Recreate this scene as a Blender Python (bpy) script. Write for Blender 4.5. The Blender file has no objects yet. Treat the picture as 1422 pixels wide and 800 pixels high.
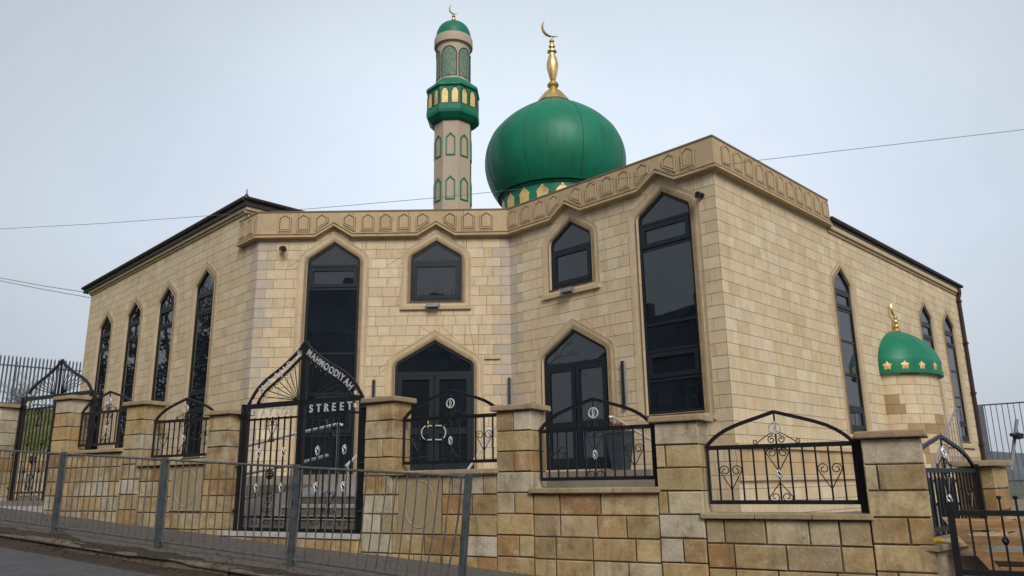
import bpy, math, random
from math import sin, cos, pi, radians, sqrt, atan2
from mathutils import Vector, Matrix
random.seed(11)
SC = bpy.context.scene
COL = SC.collection
S2 = sqrt(0.5)

# ------------------------------------------------------------------ materials
def new_mat(name):
    m = bpy.data.materials.new(name); m.use_nodes = True
    nt = m.node_tree; nt.nodes.clear()
    out = nt.nodes.new('ShaderNodeOutputMaterial')
    b = nt.nodes.new('ShaderNodeBsdfPrincipled')
    nt.links.new(b.outputs[0], out.inputs[0])
    return m, nt, b

def nd(nt, typ, **kw):
    n = nt.nodes.new(typ)
    for k, v in kw.items():
        if k.startswith('i_'):
            n.inputs[k[2:].replace('_', ' ')].default_value = v
        else:
            setattr(n, k, v)
    return n

def ramp(nt, fac, stops):
    r = nt.nodes.new('ShaderNodeValToRGB')
    e = r.color_ramp.elements
    while len(e) < len(stops): e.new(0.5)
    for el, (p, c) in zip(e, stops):
        el.position = p; el.color = (*c, 1) if len(c) == 3 else c
    nt.links.new(fac, r.inputs[0])
    return r.outputs[0]

def mixc(nt, fac, a, b, blend='MIX'):
    n = nt.nodes.new('ShaderNodeMix'); n.data_type = 'RGBA'; n.blend_type = blend
    for sock, v in ((n.inputs[0], fac), (n.inputs[6], a), (n.inputs[7], b)):
        if isinstance(v, (int, float)): sock.default_value = v
        elif isinstance(v, tuple): sock.default_value = (*v, 1)
        else: nt.links.new(v, sock)
    return n.outputs[2]

def noise(nt, scale, detail=4, rough=0.6, vec=None):
    n = nt.nodes.new('ShaderNodeTexNoise')
    n.inputs['Scale'].default_value = scale; n.inputs['Detail'].default_value = detail
    n.inputs['Roughness'].default_value = rough
    if vec is None:
        tc = nt.nodes.new('ShaderNodeTexCoord'); vec = tc.outputs['Object']
    nt.links.new(vec, n.inputs['Vector'])
    return n.outputs['Fac']

def stretched(nt, sx, sy, sz):
    tc = nt.nodes.new('ShaderNodeTexCoord'); mp = nt.nodes.new('ShaderNodeMapping')
    mp.inputs['Scale'].default_value = (sx, sy, sz)
    nt.links.new(tc.outputs['Object'], mp.inputs['Vector'])
    return mp.outputs[0]

def bump(nt, b, fac, strength, dist=0.01):
    n = nt.nodes.new('ShaderNodeBump')
    n.inputs['Strength'].default_value = strength; n.inputs['Distance'].default_value = dist
    nt.links.new(fac, n.inputs['Height']); nt.links.new(n.outputs[0], b.inputs['Normal'])

def mat_plain(name, col, rough=0.6, metal=0.0, var=0.25, scale=6, bmp=0.0, spec=0.5, dirt=None):
    m, nt, b = new_mat(name)
    f = noise(nt, scale)
    lo = tuple(c * (1 - var) for c in col); hi = tuple(min(1, c * (1 + var)) for c in col)
    c = ramp(nt, f, [(0.3, lo), (0.7, hi)])
    if dirt:
        f2 = noise(nt, 2.2, 6, 0.7)
        c = mixc(nt, ramp(nt, f2, [(0.5, (0, 0, 0)), (0.72, (1, 1, 1))]), c, dirt)
    nt.links.new(c, b.inputs['Base Color'])
    b.inputs['Roughness'].default_value = rough; b.inputs['Metallic'].default_value = metal
    b.inputs['Specular IOR Level'].default_value = spec
    if bmp: bump(nt, b, noise(nt, scale * 8), bmp)
    return m

def mat_stone(name, vs=0.35, bmp=0.25, streak=0.0, fine=40):
    """stone whose block colours come from the mesh's own 'tint' attribute, broken up by noise"""
    m, nt, b = new_mat(name)
    at = nd(nt, 'ShaderNodeAttribute', attribute_name='tint')
    f1 = noise(nt, 5, 6, 0.65); f2 = noise(nt, fine, 5, 0.7)
    k1 = ramp(nt, f1, [(0.25, (1 - vs,) * 3), (0.75, (1 + vs * 0.6,) * 3)])
    k2 = ramp(nt, f2, [(0.25, (1 - vs * 0.7,) * 3), (0.75, (1 + vs * 0.4,) * 3)])
    c = mixc(nt, 1.0, at.outputs['Color'], k1, 'MULTIPLY')
    c = mixc(nt, 1.0, c, k2, 'MULTIPLY')
    if streak:
        f3 = noise(nt, 1.0, 5, 0.6, stretched(nt, 5, 5, 0.8))
        c = mixc(nt, ramp(nt, f3, [(0.5, (0, 0, 0)), (0.78, (streak,) * 3)]), c, (0.10, 0.07, 0.045))
    nt.links.new(c, b.inputs['Base Color'])
    b.inputs['Roughness'].default_value = 0.88; b.inputs['Specular IOR Level'].default_value = 0.25
    bump(nt, b, f2, bmp)
    return m

def mat_wall_block():
    """pitched sandstone of the boundary wall: rust, soot and pale bloom inside each block"""
    m, nt, b = new_mat('boundary_stone')
    at = nd(nt, 'ShaderNodeAttribute', attribute_name='tint')
    f1 = noise(nt, 3.6, 7, 0.68); f2 = noise(nt, 34, 6, 0.7); f3 = noise(nt, 2.1, 5, 0.62, stretched(nt, 1, 1, 1.3)); f4 = noise(nt, 7, 7, 0.75)
    f5 = noise(nt, 1.0, 5, 0.65, stretched(nt, 9, 9, 1.2))
    c = mixc(nt, 1.0, at.outputs['Color'], ramp(nt, f1, [(0.30, (0.70, 0.67, 0.62)), (0.5, (1.0, 1.0, 1.0)), (0.70, (1.22, 1.22, 1.24))]), 'MULTIPLY')
    c = mixc(nt, ramp(nt, f3, [(0.53, (0, 0, 0)), (0.66, (0.75,) * 3)]), c, (0.27, 0.145, 0.055))
    c = mixc(nt, ramp(nt, f4, [(0.55, (0, 0, 0)), (0.66, (0.65,) * 3)]), c, (0.52, 0.46, 0.345))
    c = mixc(nt, ramp(nt, f4, [(0.30, (0.65,) * 3), (0.43, (0, 0, 0))]), c, (0.14, 0.10, 0.06))
    c = mixc(nt, ramp(nt, f5, [(0.54, (0, 0, 0)), (0.70, (0.5,) * 3)]), c, (0.16, 0.11, 0.065))
    c = mixc(nt, 1.0, c, ramp(nt, f2, [(0.25, (0.80,) * 3), (0.75, (1.14,) * 3)]), 'MULTIPLY')
    nt.links.new(c, b.inputs['Base Color'])
    b.inputs['Roughness'].default_value = 0.9; b.inputs['Specular IOR Level'].default_value = 0.2
    h = mixc(nt, 0.5, f2, f4)
    bump(nt, b, h, 0.8, 0.014)
    return m

def mat_glass():
    m, nt, b = new_mat('dark_glazing')
    f = noise(nt, 1.3, 3)
    nt.links.new(ramp(nt, f, [(0.3, (0.006, 0.010, 0.014)), (0.7, (0.012, 0.018, 0.026))]), b.inputs['Base Color'])
    b.inputs['Roughness'].default_value = 0.015
    b.inputs['IOR'].default_value = 1.72
    bump(nt, b, noise(nt, 1.2, 2), 0.02, 0.02)
    return m

M = {}
M['ashlar'] = mat_stone('ashlar_stone', 0.13, 0.25, 0.20)
M['mortar'] = mat_plain('mortar', (0.27, 0.195, 0.115), 0.95, var=0.2)
M['cast'] = mat_stone('cast_stone', 0.12, 0.12, 0.22, 25)
M['block'] = mat_wall_block()
M['wallmortar'] = mat_plain('dark_mortar', (0.07, 0.05, 0.034), 0.95, var=0.3)
M['coping'] = mat_stone('coping_stone', 0.3, 0.4, 0.4)
M['glass'] = mat_glass()
M['alu'] = mat_plain('anthracite_frame', (0.0095, 0.0155, 0.0205), 0.42, var=0.12, spec=0.3)
M['green'] = None
M['gold'] = mat_plain('gold_leaf', (0.78, 0.55, 0.22), 0.38, 0.9, 0.25, 7, dirt=(0.30, 0.17, 0.05))
M['palegold'] = mat_plain('pale_gold_panel', (0.74, 0.53, 0.22), 0.5, 0.2, 0.15, 5, dirt=(0.34, 0.22, 0.08))
M['iron'] = mat_plain('black_ironwork', (0.010, 0.010, 0.012), 0.4, 0.0, 0.3, 12)
M['silver'] = mat_plain('silver_paint', (0.60, 0.60, 0.59), 0.4, 0.3, 0.3, 40)
M['steel'] = mat_plain('stainless', (0.62, 0.62, 0.60), 0.35, 0.45, 0.1)
M['galv'] = mat_plain('weathered_galvanised', (0.10, 0.105, 0.10), 0.6, 0.2, 0.4, 14, 0.1)
M['galvpost'] = mat_plain('weathered_post', (0.062, 0.076, 0.084), 0.55, 0.2, 0.45, 12, 0.1, dirt=(0.12, 0.12, 0.11))
M['palisade'] = mat_plain('palisade_steel', (0.10, 0.11, 0.125), 0.6, 0.3, 0.2)
M['brown'] = mat_plain('brown_fascia', (0.028, 0.018, 0.016), 0.5, 0, 0.25)
M['pipe'] = mat_plain('maroon_pipe', (0.036, 0.014, 0.015), 0.45, 0, 0.2)
M['tile'] = mat_plain('roof_tile', (0.045, 0.032, 0.03), 0.8, 0, 0.3, 10, 0.3)
M['minstone'] = mat_plain('buff_grp', (0.42, 0.335, 0.24), 0.7, 0, 0.06, 2, 0.03)
M['lattice'] = None
M['white'] = mat_plain('white_kerb', (0.45, 0.44, 0.42), 0.8, 0, 0.2, 10)
M['wood'] = None
M['black'] = mat_plain('black_plastic', (0.012, 0.012, 0.013), 0.45)
M['grey'] = mat_plain('grey_metal', (0.22, 0.23, 0.25), 0.6, 0, 0.2)
M['yellow'] = mat_plain('yellow_plastic', (0.75, 0.50, 0.02), 0.5, 0, 0.1)
M['cable'] = mat_plain('cable', (0.12, 0.12, 0.125), 0.6)
M['bark'] = mat_plain('bark', (0.065, 0.055, 0.048), 0.9, 0, 0.3, 20)
M['brick'] = mat_plain('house_render', (0.10, 0.085, 0.07), 0.9, 0, 0.3, 3)
M['darkroof'] = mat_plain('slate_roof', (0.05, 0.05, 0.055), 0.8, 0, 0.3, 8)
M['letter'] = mat_plain('silver_letter', (0.56, 0.56, 0.56), 0.45, 0.2, 0.15, 30)
M['evergreen'] = mat_plain('evergreen_leaf', (0.018, 0.03, 0.014), 0.8, 0, 0.5, 6)
M['leaf'] = mat_plain('leaf_brown', (0.07, 0.04, 0.022), 0.9, 0, 0.5, 30)
M['shrub'] = mat_plain('russet_leaf', (0.16, 0.05, 0.03), 0.8, 0, 0.5, 30)
M['planter'] = None
M['hill'] = mat_plain('far_hill', (0.10, 0.12, 0.13), 1.0, 0, 0.3, 0.02)
M['bluepaint'] = mat_plain('sticker_yellow', (0.7, 0.6, 0.05), 0.5)

def mk_green():
    m, nt, b = new_mat('green_fibreglass')
    f = noise(nt, 0.9, 5, 0.6); f2 = noise(nt, 1.0, 5, 0.6, stretched(nt, 3, 3, 0.35))
    c = ramp(nt, f, [(0.3, (0.004, 0.150, 0.080)), (0.7, (0.007, 0.195, 0.108))])
    c = mixc(nt, ramp(nt, f2, [(0.50, (0, 0, 0)), (0.72, (0.6,) * 3)]), c, (0.008, 0.095, 0.058))
    nt.links.new(c, b.inputs['Base Color'])
    nt.links.new(ramp(nt, f2, [(0.3, (0.40,) * 3), (0.7, (0.55,) * 3)]), b.inputs['Roughness'])
    b.inputs['Specular IOR Level'].default_value = 0.35
    return m
M['green'] = mk_green()
M['seam'] = mat_plain('dark_green_seam', (0.003, 0.045, 0.025), 0.6)

def mk_lattice():
    m, nt, b = new_mat('green_lattice')
    v = nd(nt, 'ShaderNodeTexVoronoi'); v.inputs['Scale'].default_value = 26
    tc = nt.nodes.new('ShaderNodeTexCoord'); nt.links.new(tc.outputs['Object'], v.inputs['Vector'])
    nt.links.new(ramp(nt, v.outputs['Distance'], [(0.35, (0.035, 0.14, 0.09)), (0.6, (0.20, 0.24, 0.18))]), b.inputs['Base Color'])
    b.inputs['Roughness'].default_value = 0.7
    return m
M['lattice'] = mk_lattice()

def mk_wood():
    m, nt, b = new_mat('new_softwood')
    f = noise(nt, 1.0, 6, 0.65, stretched(nt, 4, 4, 40)); f2 = noise(nt, 7, 4)
    c = ramp(nt, f, [(0.3, (0.34, 0.17, 0.07)), (0.7, (0.56, 0.34, 0.17))])
    c = mixc(nt, 1.0, c, ramp(nt, f2, [(0.25, (0.75,) * 3), (0.7, (1.1,) * 3)]), 'MULTIPLY')
    nt.links.new(c, b.inputs['Base Color']); b.inputs['Roughness'].default_value = 0.75
    bump(nt, b, f, 0.25)
    return m
M['wood'] = mk_wood()

def mk_planter():
    m, nt, b = new_mat('woven_planter')
    br = nd(nt, 'ShaderNodeTexBrick'); br.inputs['Scale'].default_value = 14
    br.inputs['Color1'].default_value = (0.028, 0.042, 0.055, 1); br.inputs['Color2'].default_value = (0.038, 0.052, 0.066, 1)
    br.inputs['Mortar'].default_value = (0.012, 0.018, 0.024, 1)
    nt.links.new(stretched(nt, 1, 1, 1), br.inputs['Vector'])
    nt.links.new(br.outputs['Color'], b.inputs['Base Color']); b.inputs['Roughness'].default_value = 0.6
    return m
M['planter'] = mk_planter()

def mk_ground(name, c1, c2, c3, scale, bmpd=0.6, patch=0.5, dirt=None):
    m, nt, b = new_mat(name)
    f = noise(nt, scale * 12, 5, 0.75); f2 = noise(nt, scale * 0.35, 5, 0.6); f3 = noise(nt, scale * 2.5, 6, 0.7)
    c = ramp(nt, f, [(0.28, c1), (0.72, c2)])
    c = mixc(nt, ramp(nt, f2, [(0.42, (0, 0, 0)), (0.68, (patch,) * 3)]), c, c3)
    if dirt:
        c = mixc(nt, ramp(nt, f3, [(0.5, (0, 0, 0)), (0.66, (0.8,) * 3)]), c, dirt)
    nt.links.new(c, b.inputs['Base Color'])
    nt.links.new(ramp(nt, f2, [(0.3, (0.62,) * 3), (0.7, (0.9,) * 3)]), b.inputs['Roughness'])
    b.inputs['Specular IOR Level'].default_value = 0.3
    bump(nt, b, f, bmpd, 0.008)
    return m
M['asphalt'] = mk_ground('asphalt', (0.065, 0.065, 0.069), (0.135, 0.133, 0.135), (0.085, 0.08, 0.078), 9, 0.8, 0.5, (0.05, 0.045, 0.042))
M['paving'] = mk_ground('tarmac_pavement', (0.085, 0.08, 0.075), (0.15, 0.142, 0.132), (0.13, 0.105, 0.08), 7, 0.5, 0.5, (0.07, 0.056, 0.045))
M['kerb'] = mk_ground('kerb_stone', (0.13, 0.105, 0.075), (0.25, 0.205, 0.15), (0.075, 0.058, 0.042), 5, 0.6, 0.9, (0.045, 0.034, 0.026))
M['dirt'] = mk_ground('gutter_dirt', (0.02, 0.014, 0.011), (0.085, 0.06, 0.042), (0.035, 0.027, 0.021), 9, 1.0, 0.5)
M['grass'] = mk_ground('grass_bank', (0.06, 0.085, 0.015), (0.15, 0.16, 0.03), (0.12, 0.11, 0.03), 2.0, 1.0, 0.5)
M['flag'] = mk_ground('step_stone', (0.17, 0.145, 0.115), (0.26, 0.225, 0.18), (0.14, 0.115, 0.09), 4, 0.3, 0.5)
M['earth'] = mk_ground('far_ground', (0.05, 0.055, 0.03), (0.08, 0.085, 0.05), (0.06, 0.055, 0.04), 0.5, 0.2)

# ------------------------------------------------------------------ mesh builder
ORG = {}
class MB:
    def __init__(s): s.v = []; s.f = []; s.c = []
    def poly(s, pts, col=(1, 1, 1)):
        n = len(s.v); s.v += [Vector(p) for p in pts]; s.f.append(tuple(range(n, n + len(pts)))); s.c.append(col)
    def mesh(s, pts, faces, col=(1, 1, 1)):
        n = len(s.v); s.v += [Vector(p) for p in pts]
        for f in faces: s.f.append(tuple(i + n for i in f)); s.c.append(col)
    def hexa(s, a, b, col=(1, 1, 1)):
        """a: 4 back corners, b: 4 front corners, same order"""
        s.mesh(list(a) + list(b), [(3, 2, 1, 0), (4, 5, 6, 7), (0, 1, 5, 4), (1, 2, 6, 5), (2, 3, 7, 6), (3, 0, 4, 7)], col)
    def box(s, o, ax, ay, az, col=(1, 1, 1)):
        o, ax, ay, az = Vector(o), Vector(ax), Vector(ay), Vector(az)
        s.hexa([o, o + ax, o + ax + ay, o + ay], [o + az, o + ax + az, o + ax + ay + az, o + ay + az], col)
    def prism(s, back, front, col=(1, 1, 1), cap_back=True):
        n = len(back)
        fs = [tuple(range(n, 2 * n))] + [(i, (i + 1) % n, n + (i + 1) % n, n + i) for i in range(n)]
        if cap_back: fs.append(tuple(reversed(range(n))))
        s.mesh(list(back) + list(front), fs, col)
    def tube(s, path, r, n=6, closed=False, col=(1, 1, 1), rot=0.0, r2=None):
        P = [Vector(p) for p in path]; L = len(P); rings = []
        prev = None
        for i in range(L):
            if closed: t = P[(i + 1) % L] - P[i - 1]
            else: t = P[min(i + 1, L - 1)] - P[max(i - 1, 0)]
            if t.length < 1e-9: t = Vector((0, 0, 1))
            t.normalize()
            if prev is None:
                a = Vector((0, 0, 1)) if abs(t.z) < 0.9 else Vector((0, 1, 0))
                u = (a - t * a.dot(t)).normalized()
            else:
                u = prev - t * prev.dot(t)
                u = u.normalized() if u.length > 1e-6 else prev
            prev = u; w = t.cross(u)
            rr = r if r2 is None else r + (r2 - r) * i / max(1, L - 1)
            rings.append([P[i] + (u * cos(2 * pi * k / n + rot) + w * sin(2 * pi * k / n + rot)) * rr for k in range(n)])
        vs = [p for g in rings for p in g]; fs = []
        for i in range(L if closed else L - 1):
            j = (i + 1) % L
            for k in range(n):
                k2 = (k + 1) % n
                fs.append((i * n + k, i * n + k2, j * n + k2, j * n + k))
        if not closed:
            fs.append(tuple(reversed(range(n)))); fs.append(tuple((L - 1) * n + k for k in range(n)))
        s.mesh(vs, fs, col)
    def lathe(s, prof, c, n=48, a0=0.0, a1=2 * pi, col=(1, 1, 1), sx=1.0, sy=1.0, rot=0.0):
        full = abs(a1 - a0 - 2 * pi) < 1e-6
        m = n if full else n + 1; vs = []
        for r, z in prof:
            for k in range(m):
                a = a0 + (a1 - a0) * k / n
                x, y = r * cos(a) * sx, r * sin(a) * sy
                vs.append((c[0] + x * cos(rot) - y * sin(rot), c[1] + x * sin(rot) + y * cos(rot), c[2] + z))
        fs = []
        for i in range(len(prof) - 1):
            for k in range(n):
                k2 = (k + 1) % m
                fs.append((i * m + k, i * m + k2, (i + 1) * m + k2, (i + 1) * m + k))
        s.mesh(vs, fs, col)
    def build(s, name, mat, parent=None, smooth=False, tint=False, bevel=0.0):
        org = ORG[parent.name] if parent is not None else (sum(s.v, Vector()) / max(1, len(s.v)))
        if parent is None:
            org = Vector((org.x, org.y, min(p.z for p in s.v)))
        me = bpy.data.meshes.new(name)
        me.from_pydata([tuple(p - org) for p in s.v], [], s.f)
        me.materials.append(mat)
        if tint:
            at = me.color_attributes.new('tint', 'FLOAT_COLOR', 'CORNER')
            flat = []
            for f, c in zip(s.f, s.c): flat += [c[0], c[1], c[2], 1.0] * len(f)
            at.data.foreach_set('color', flat)
        if smooth: me.polygons.foreach_set('use_smooth', [True] * len(me.polygons))
        me.update()
        o = bpy.data.objects.new(name, me); COL.objects.link(o)
        if parent is None: o.location = org
        else: o.parent = parent
        ORG[o.name] = org
        if smooth:
            me.set_sharp_from_angle(angle=radians(42))
        if bevel:
            md = o.modifiers.new('bevel', 'BEVEL'); md.width = bevel; md.segments = 2; md.limit_method = 'ANGLE'
        return o

def thing(name, label, cat, loc, group=None):
    o = bpy.data.objects.new(name, None); COL.objects.link(o); o.location = loc; o.empty_display_size = 0.2
    ORG[o.name] = Vector(loc); o['label'] = label; o['category'] = cat
    if group: o['group'] = group
    return o
def tag(o, label, cat, group=None):
    o['label'] = label; o['category'] = cat
    if group: o['group'] = group
    return o
def struct(o, kind='structure'):
    o['kind'] = kind; return o

class Frame:
    """wall frame: u along, z up, o outward"""
    def __init__(s, O, t, m): s.O = Vector((O[0], O[1], 0)); s.t = Vector((t[0], t[1], 0)); s.m = Vector((m[0], m[1], 0))
    def __call__(s, u, z, o=0.0): return s.O + s.t * u + s.m * o + Vector((0, 0, z))
    def ext(s, mb, pts, o0, o1, col=(1, 1, 1)):
        mb.prism([s(u, z, o0) for u, z in pts], [s(u, z, o1) for u, z in pts], col)
    def bar(s, mb, u0, u1, z0, z1, o0, o1, col=(1, 1, 1)):
        s.ext(mb, [(u0, z0), (u1, z0), (u1, z1), (u0, z1)], o0, o1, col)
    def ring(s, mb, A, B, o0, o1, col=(1, 1, 1)):
        n = len(A)
        for i in range(n):
            j = (i + 1) % n
            s.ext(mb, [A[i], A[j], B[j], B[i]], o0, o1, col)
    def tube(s, mb, pts, r, o=0.0, **k): mb.tube([s(u, z, o) for u, z in pts], r, **k)

# ------------------------------------------------------------------ 2D polygon helpers
def clip(poly, a, b, inside=True):
    """keep the part of poly left (inside) or right of the line a->b"""
    out = []; n = len(poly)
    def side(p):
        d = (b[0] - a[0]) * (p[1] - a[1]) - (b[1] - a[1]) * (p[0] - a[0])
        return d if inside else -d
    for i in range(n):
        p, q = poly[i], poly[(i + 1) % n]; sp, sq = side(p), side(q)
        if sp >= 0: out.append(p)
        if (sp > 0 and sq < 0) or (sp < 0 and sq > 0):
            t = sp / (sp - sq); out.append((p[0] + (q[0] - p[0]) * t, p[1] + (q[1] - p[1]) * t))
    return out
def area(p): return 0.5 * sum(p[i][0] * p[(i + 1) % len(p)][1] - p[(i + 1) % len(p)][0] * p[i][1] for i in range(len(p)))
def subtract(polys, hole):
    """convex polys minus a convex CCW hole -> convex polys"""
    res = []
    hb = (min(p[0] for p in hole), max(p[0] for p in hole), min(p[1] for p in hole), max(p[1] for p in hole))
    for poly in polys:
        if max(p[0] for p in poly) <= hb[0] or min(p[0] for p in poly) >= hb[1] or max(p[1] for p in poly) <= hb[2] or min(p[1] for p in poly) >= hb[3]:
            res.append(poly); continue
        rest = poly
        for i in range(len(hole)):
            a, b = hole[i], hole[(i + 1) % len(hole)]
            o = clip(rest, a, b, False)
            if len(o) >= 3 and abs(area(o)) > 2e-4: res.append(o)
            rest = clip(rest, a, b, True)
            if len(rest) < 3: break
    return res
def offset(poly, d):
    """offset a convex CCW polygon outwards by d (negative: inwards)"""
    n = len(poly); L = []
    for i in range(n):
        a, b = poly[i], poly[(i + 1) % n]; dx, dy = b[0] - a[0], b[1] - a[1]; l = sqrt(dx * dx + dy * dy)
        nx, ny = dy / l, -dx / l
        L.append(((a[0] + nx * d, a[1] + ny * d), (dx / l, dy / l)))
    out = []
    for i in range(n):
        (p, u), (q, v) = L[i - 1], L[i]
        det = u[0] * v[1] - u[1] * v[0]
        if abs(det) < 1e-6: out.append(q); continue
        t = ((q[0] - p[0]) * v[1] - (q[1] - p[1]) * v[0]) / det
        out.append((p[0] + u[0] * t, p[1] + u[1] * t))
    return out
def opening(uc, w, zb, zs, za):
    return [(uc - w, zb), (uc + w, zb), (uc + w, zs - 0.11), (uc + w * 0.985, zs - 0.04), (uc + w * 0.935, zs + 0.02), (uc, za), (uc - w * 0.935, zs + 0.02), (uc - w * 0.985, zs - 0.04), (uc - w, zs - 0.11)]

# ------------------------------------------------------------------ tints
def jit(c, a=0.06):
    k = 1 + random.uniform(-a, a)
    return tuple(max(0, x * k * (1 + random.uniform(-0.02, 0.02))) for x in c)
ASH = [(0.625, 0.50, 0.325), (0.605, 0.475, 0.30), (0.65, 0.53, 0.355), (0.575, 0.44, 0.265), (0.635, 0.51, 0.335), (0.615, 0.485, 0.31), (0.675, 0.565, 0.395), (0.625, 0.495, 0.315), (0.64, 0.52, 0.345)]
LILAC = [(0.50, 0.42, 0.33), (0.52, 0.44, 0.35), (0.55, 0.44, 0.31)]
def ash_tint(): return tuple(0.8 * a + 0.2 * b for a, b in zip(jit(random.choice(ASH), 0.06), (0.64, 0.52, 0.355)))
CASTC = (0.48, 0.36, 0.215)
SURC = (0.53, 0.405, 0.26)

# ------------------------------------------------------------------ the mosque
FL = Frame((-5.81, 17.0), (-S2, S2), (-S2, -S2))      # left hall wall, u runs back to the left
FC = Frame((-5.81, 17.0), (1, 0), (0, -1))            # recessed entrance wall facing the road
FF = Frame((-0.04, 17.0), (S2, -S2), (-S2, -S2))      # right entrance wall
FR = Frame((3.708, 13.252), (S2, S2), (S2, -S2))      # right side wall
LCH, LFF = 5.77, 5.30
mosque = thing('mosque', 'cream stone mosque with green onion dome and dark pointed windows', 'mosque', (0, 22, -0.8))
COURSE = 0.2245
GAP = 0.0045

def block_pieces(mb, F, pieces, tint, o1, k0=0, k1=0):
    for p in pieces:
        if abs(area(p)) < 0.0006: continue
        q = offset(p, -GAP)
        if area(q) <= 0 or max(abs(a[0] - b[0]) + abs(a[1] - b[1]) for a, b in zip(p, q)) > 0.2: continue
        mb.prism([F(u, z, 0.001) for u, z in q], [F(u, z, o1) for u, z in q], tint, False)

def ashlar_wall(F, u0, u1, z0, top, holes, back_holes, name='wall', q0=None, q1=None, darkz=None):
    """top: list of (ua, ub, ztop).  q0/q1: quoin tint lists at the two ends"""
    mb = MB()
    zt = max(t[2] for t in top)
    r = 0; z = z0
    while z < zt - 1e-4:
        z2 = min(z + COURSE, zt)
        u = u0; first = True
        qa = 0.22 if r % 2 else 0.40
        qb = 0.40 if r % 2 else 0.22
        while u < u1 - 1e-4:
            L = random.choice((0.30, 0.36, 0.44, 0.44, 0.45, 0.28))
            t = ash_tint()
            if first and q0 is not None: L = qa; t = jit(random.choice(q0)) if q0 else t
            v = u + L
            if q1 is not None:
                if v > u1 - qb - 0.12 and u < u1 - qb - 0.01: v = u1 - qb
                elif u >= u1 - qb - 0.011: v = u1; t = jit(random.choice(q1)) if q1 else t
            if u1 - v < 0.10: v = u1
            if darkz and darkz[0] < z + 0.1 < darkz[1]: t = jit((0.50, 0.36, 0.20), 0.10)
            pieces = []
            for ua, ub, ztop in top:
                a, b, c = max(u, ua), min(v, ub), min(z2, ztop)
                if b - a > 0.02 and c - z > 0.02: pieces.append([(a, z), (b, z), (b, c), (a, c)])
            for h in holes: pieces = subtract(pieces, h)
            block_pieces(mb, F, pieces, t, 0.012)
            u = v; first = False
        z = z2; r += 1
    w = mb.build(name, M['ashlar'], mosque, tint=True)
    bk = MB()
    pieces = [[(a, z0), (b, z0), (b, zt_), (a, zt_)] for a, b, zt_ in top]
    for h in back_holes: pieces = subtract(pieces, h)
    for p in pieces: bk.prism([F(u, z, -0.28) for u, z in p], [F(u, z, 0) for u, z in p])
    bk.build('mortar_backing', M['mortar'], w)
    return w

def sur_outer(uc, w, zb, zs, za, d):
    return [(uc - w - d, zb), (uc + w + d, zb), (uc + w + d, zs - 0.08), (uc + (w + d) * 0.965, zs + 0.075), (uc + (w + d) * 0.86, zs + 0.175), (uc, za + d * 1.12), (uc - (w + d) * 0.86, zs + 0.175), (uc - (w + d) * 0.965, zs + 0.075), (uc - w - d, zs - 0.08)]

def make_window(F, uc, w, zb, zs, za, trans, sashes, d=0.2, sill=0.17, door=False, trw=0.05):
    """window part: frame; children: pane, surround.  Returns (block hole, backing hole)"""
    op = opening(uc, w, zb, zs, za)
    so = sur_outer(uc, w, zb - sill, zs, za, d)
    name = 'door' if door else 'window'
    fr = MB(); o0, o1 = -0.085, -0.028
    inn = offset(op, -0.055)
    F.ring(fr, op, inn, o0, o1)
    for z in trans:
        F.bar(fr, uc - w + 0.05, uc + w - 0.05, z - trw / 2, z + trw / 2, o0 + 0.01, o1 - 0.005)
    for (za_, zb_) in sashes:
        A = [(uc - w + 0.06, za_), (uc + w - 0.06, za_), (uc + w - 0.06, zb_), (uc - w + 0.06, zb_)]
        F.ring(fr, A, offset(A, -0.085), o0 + 0.012, o1 + 0.008)
    part = fr.build(name, M['alu'], mosque)
    zs_all = [zb] + sorted(trans) + [za + 0.1]
    gp = MB()
    for a, b in zip(zs_all[:-1], zs_all[1:]):
        p = clip(clip(offset(op, -0.01), (uc - 9, a), (uc + 9, a)), (uc + 9, b), (uc - 9, b))
        if len(p) < 3: continue
        tx, tz = random.uniform(-0.006, 0.006), random.uniform(-0.006, 0.006)
        gp.poly([F(u, z, -0.05 + tx * (u - uc) + tz * (z - a)) for u, z in p])
    gp.build('pane', M['glass'], part)
    rv = MB()   # reveal + surround, cut into stones
    sm = MB()
    n = len(op)
    for i in range(n):
        j = (i + 1) % n
        if i == 0 and sill < 0.02: continue
        a, b, c, e = op[i], op[j], so[j], so[i]
        L = sqrt((a[0] - b[0]) ** 2 + (a[1] - b[1]) ** 2)
        k = max(1, round(L / 1.25)) if i in (1, n - 1) else 1
        for q in range(k):
            f0 = q / k + (0.004 / L if q else 0); f1 = (q + 1) / k - (0.004 / L if q < k - 1 else 0)
            lp = lambda P, Q, f: (P[0] + (Q[0] - P[0]) * f, P[1] + (Q[1] - P[1]) * f)
            A0, A1, B1, B0 = lp(a, b, f0), lp(a, b, f1), lp(e, c, f1), lp(e, c, f0)
            t = jit(SURC, 0.07)
            m0, m1 = lp(A0, B0, 0.07), lp(A1, B1, 0.07)
            back = [F(*A0, -0.13), F(*A1, -0.13), F(*B1, 0.0), F(*B0, 0.0)]
            sm.hexa([F(*A0, -0.13), F(*A1, -0.13), F(*B1, -0.03), F(*B0, -0.03)],
                    [F(*A0, -0.012), F(*A1, -0.012), F(*B1, 0.024), F(*B0, 0.024)], t)
            sm.poly([F(*A0, -0.012), F(*A1, -0.012), F(*m1, 0.0255), F(*m0, 0.0255)], t)
    if sill >= 0.1 and not door:
        F.bar(sm, uc - w - d - 0.01, uc + w + d + 0.01, zb - sill - 0.03, zb - sill + 0.05, 0.0, 0.075, jit(SURC, 0.05))
    sm.build('surround', M['cast'], part, tint=True)
    mid = [((a[0] + b[0]) / 2, (a[1] + b[1]) / 2) for a, b in zip(op, so)]
    return part, mid, offset(op, 0.004)

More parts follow.
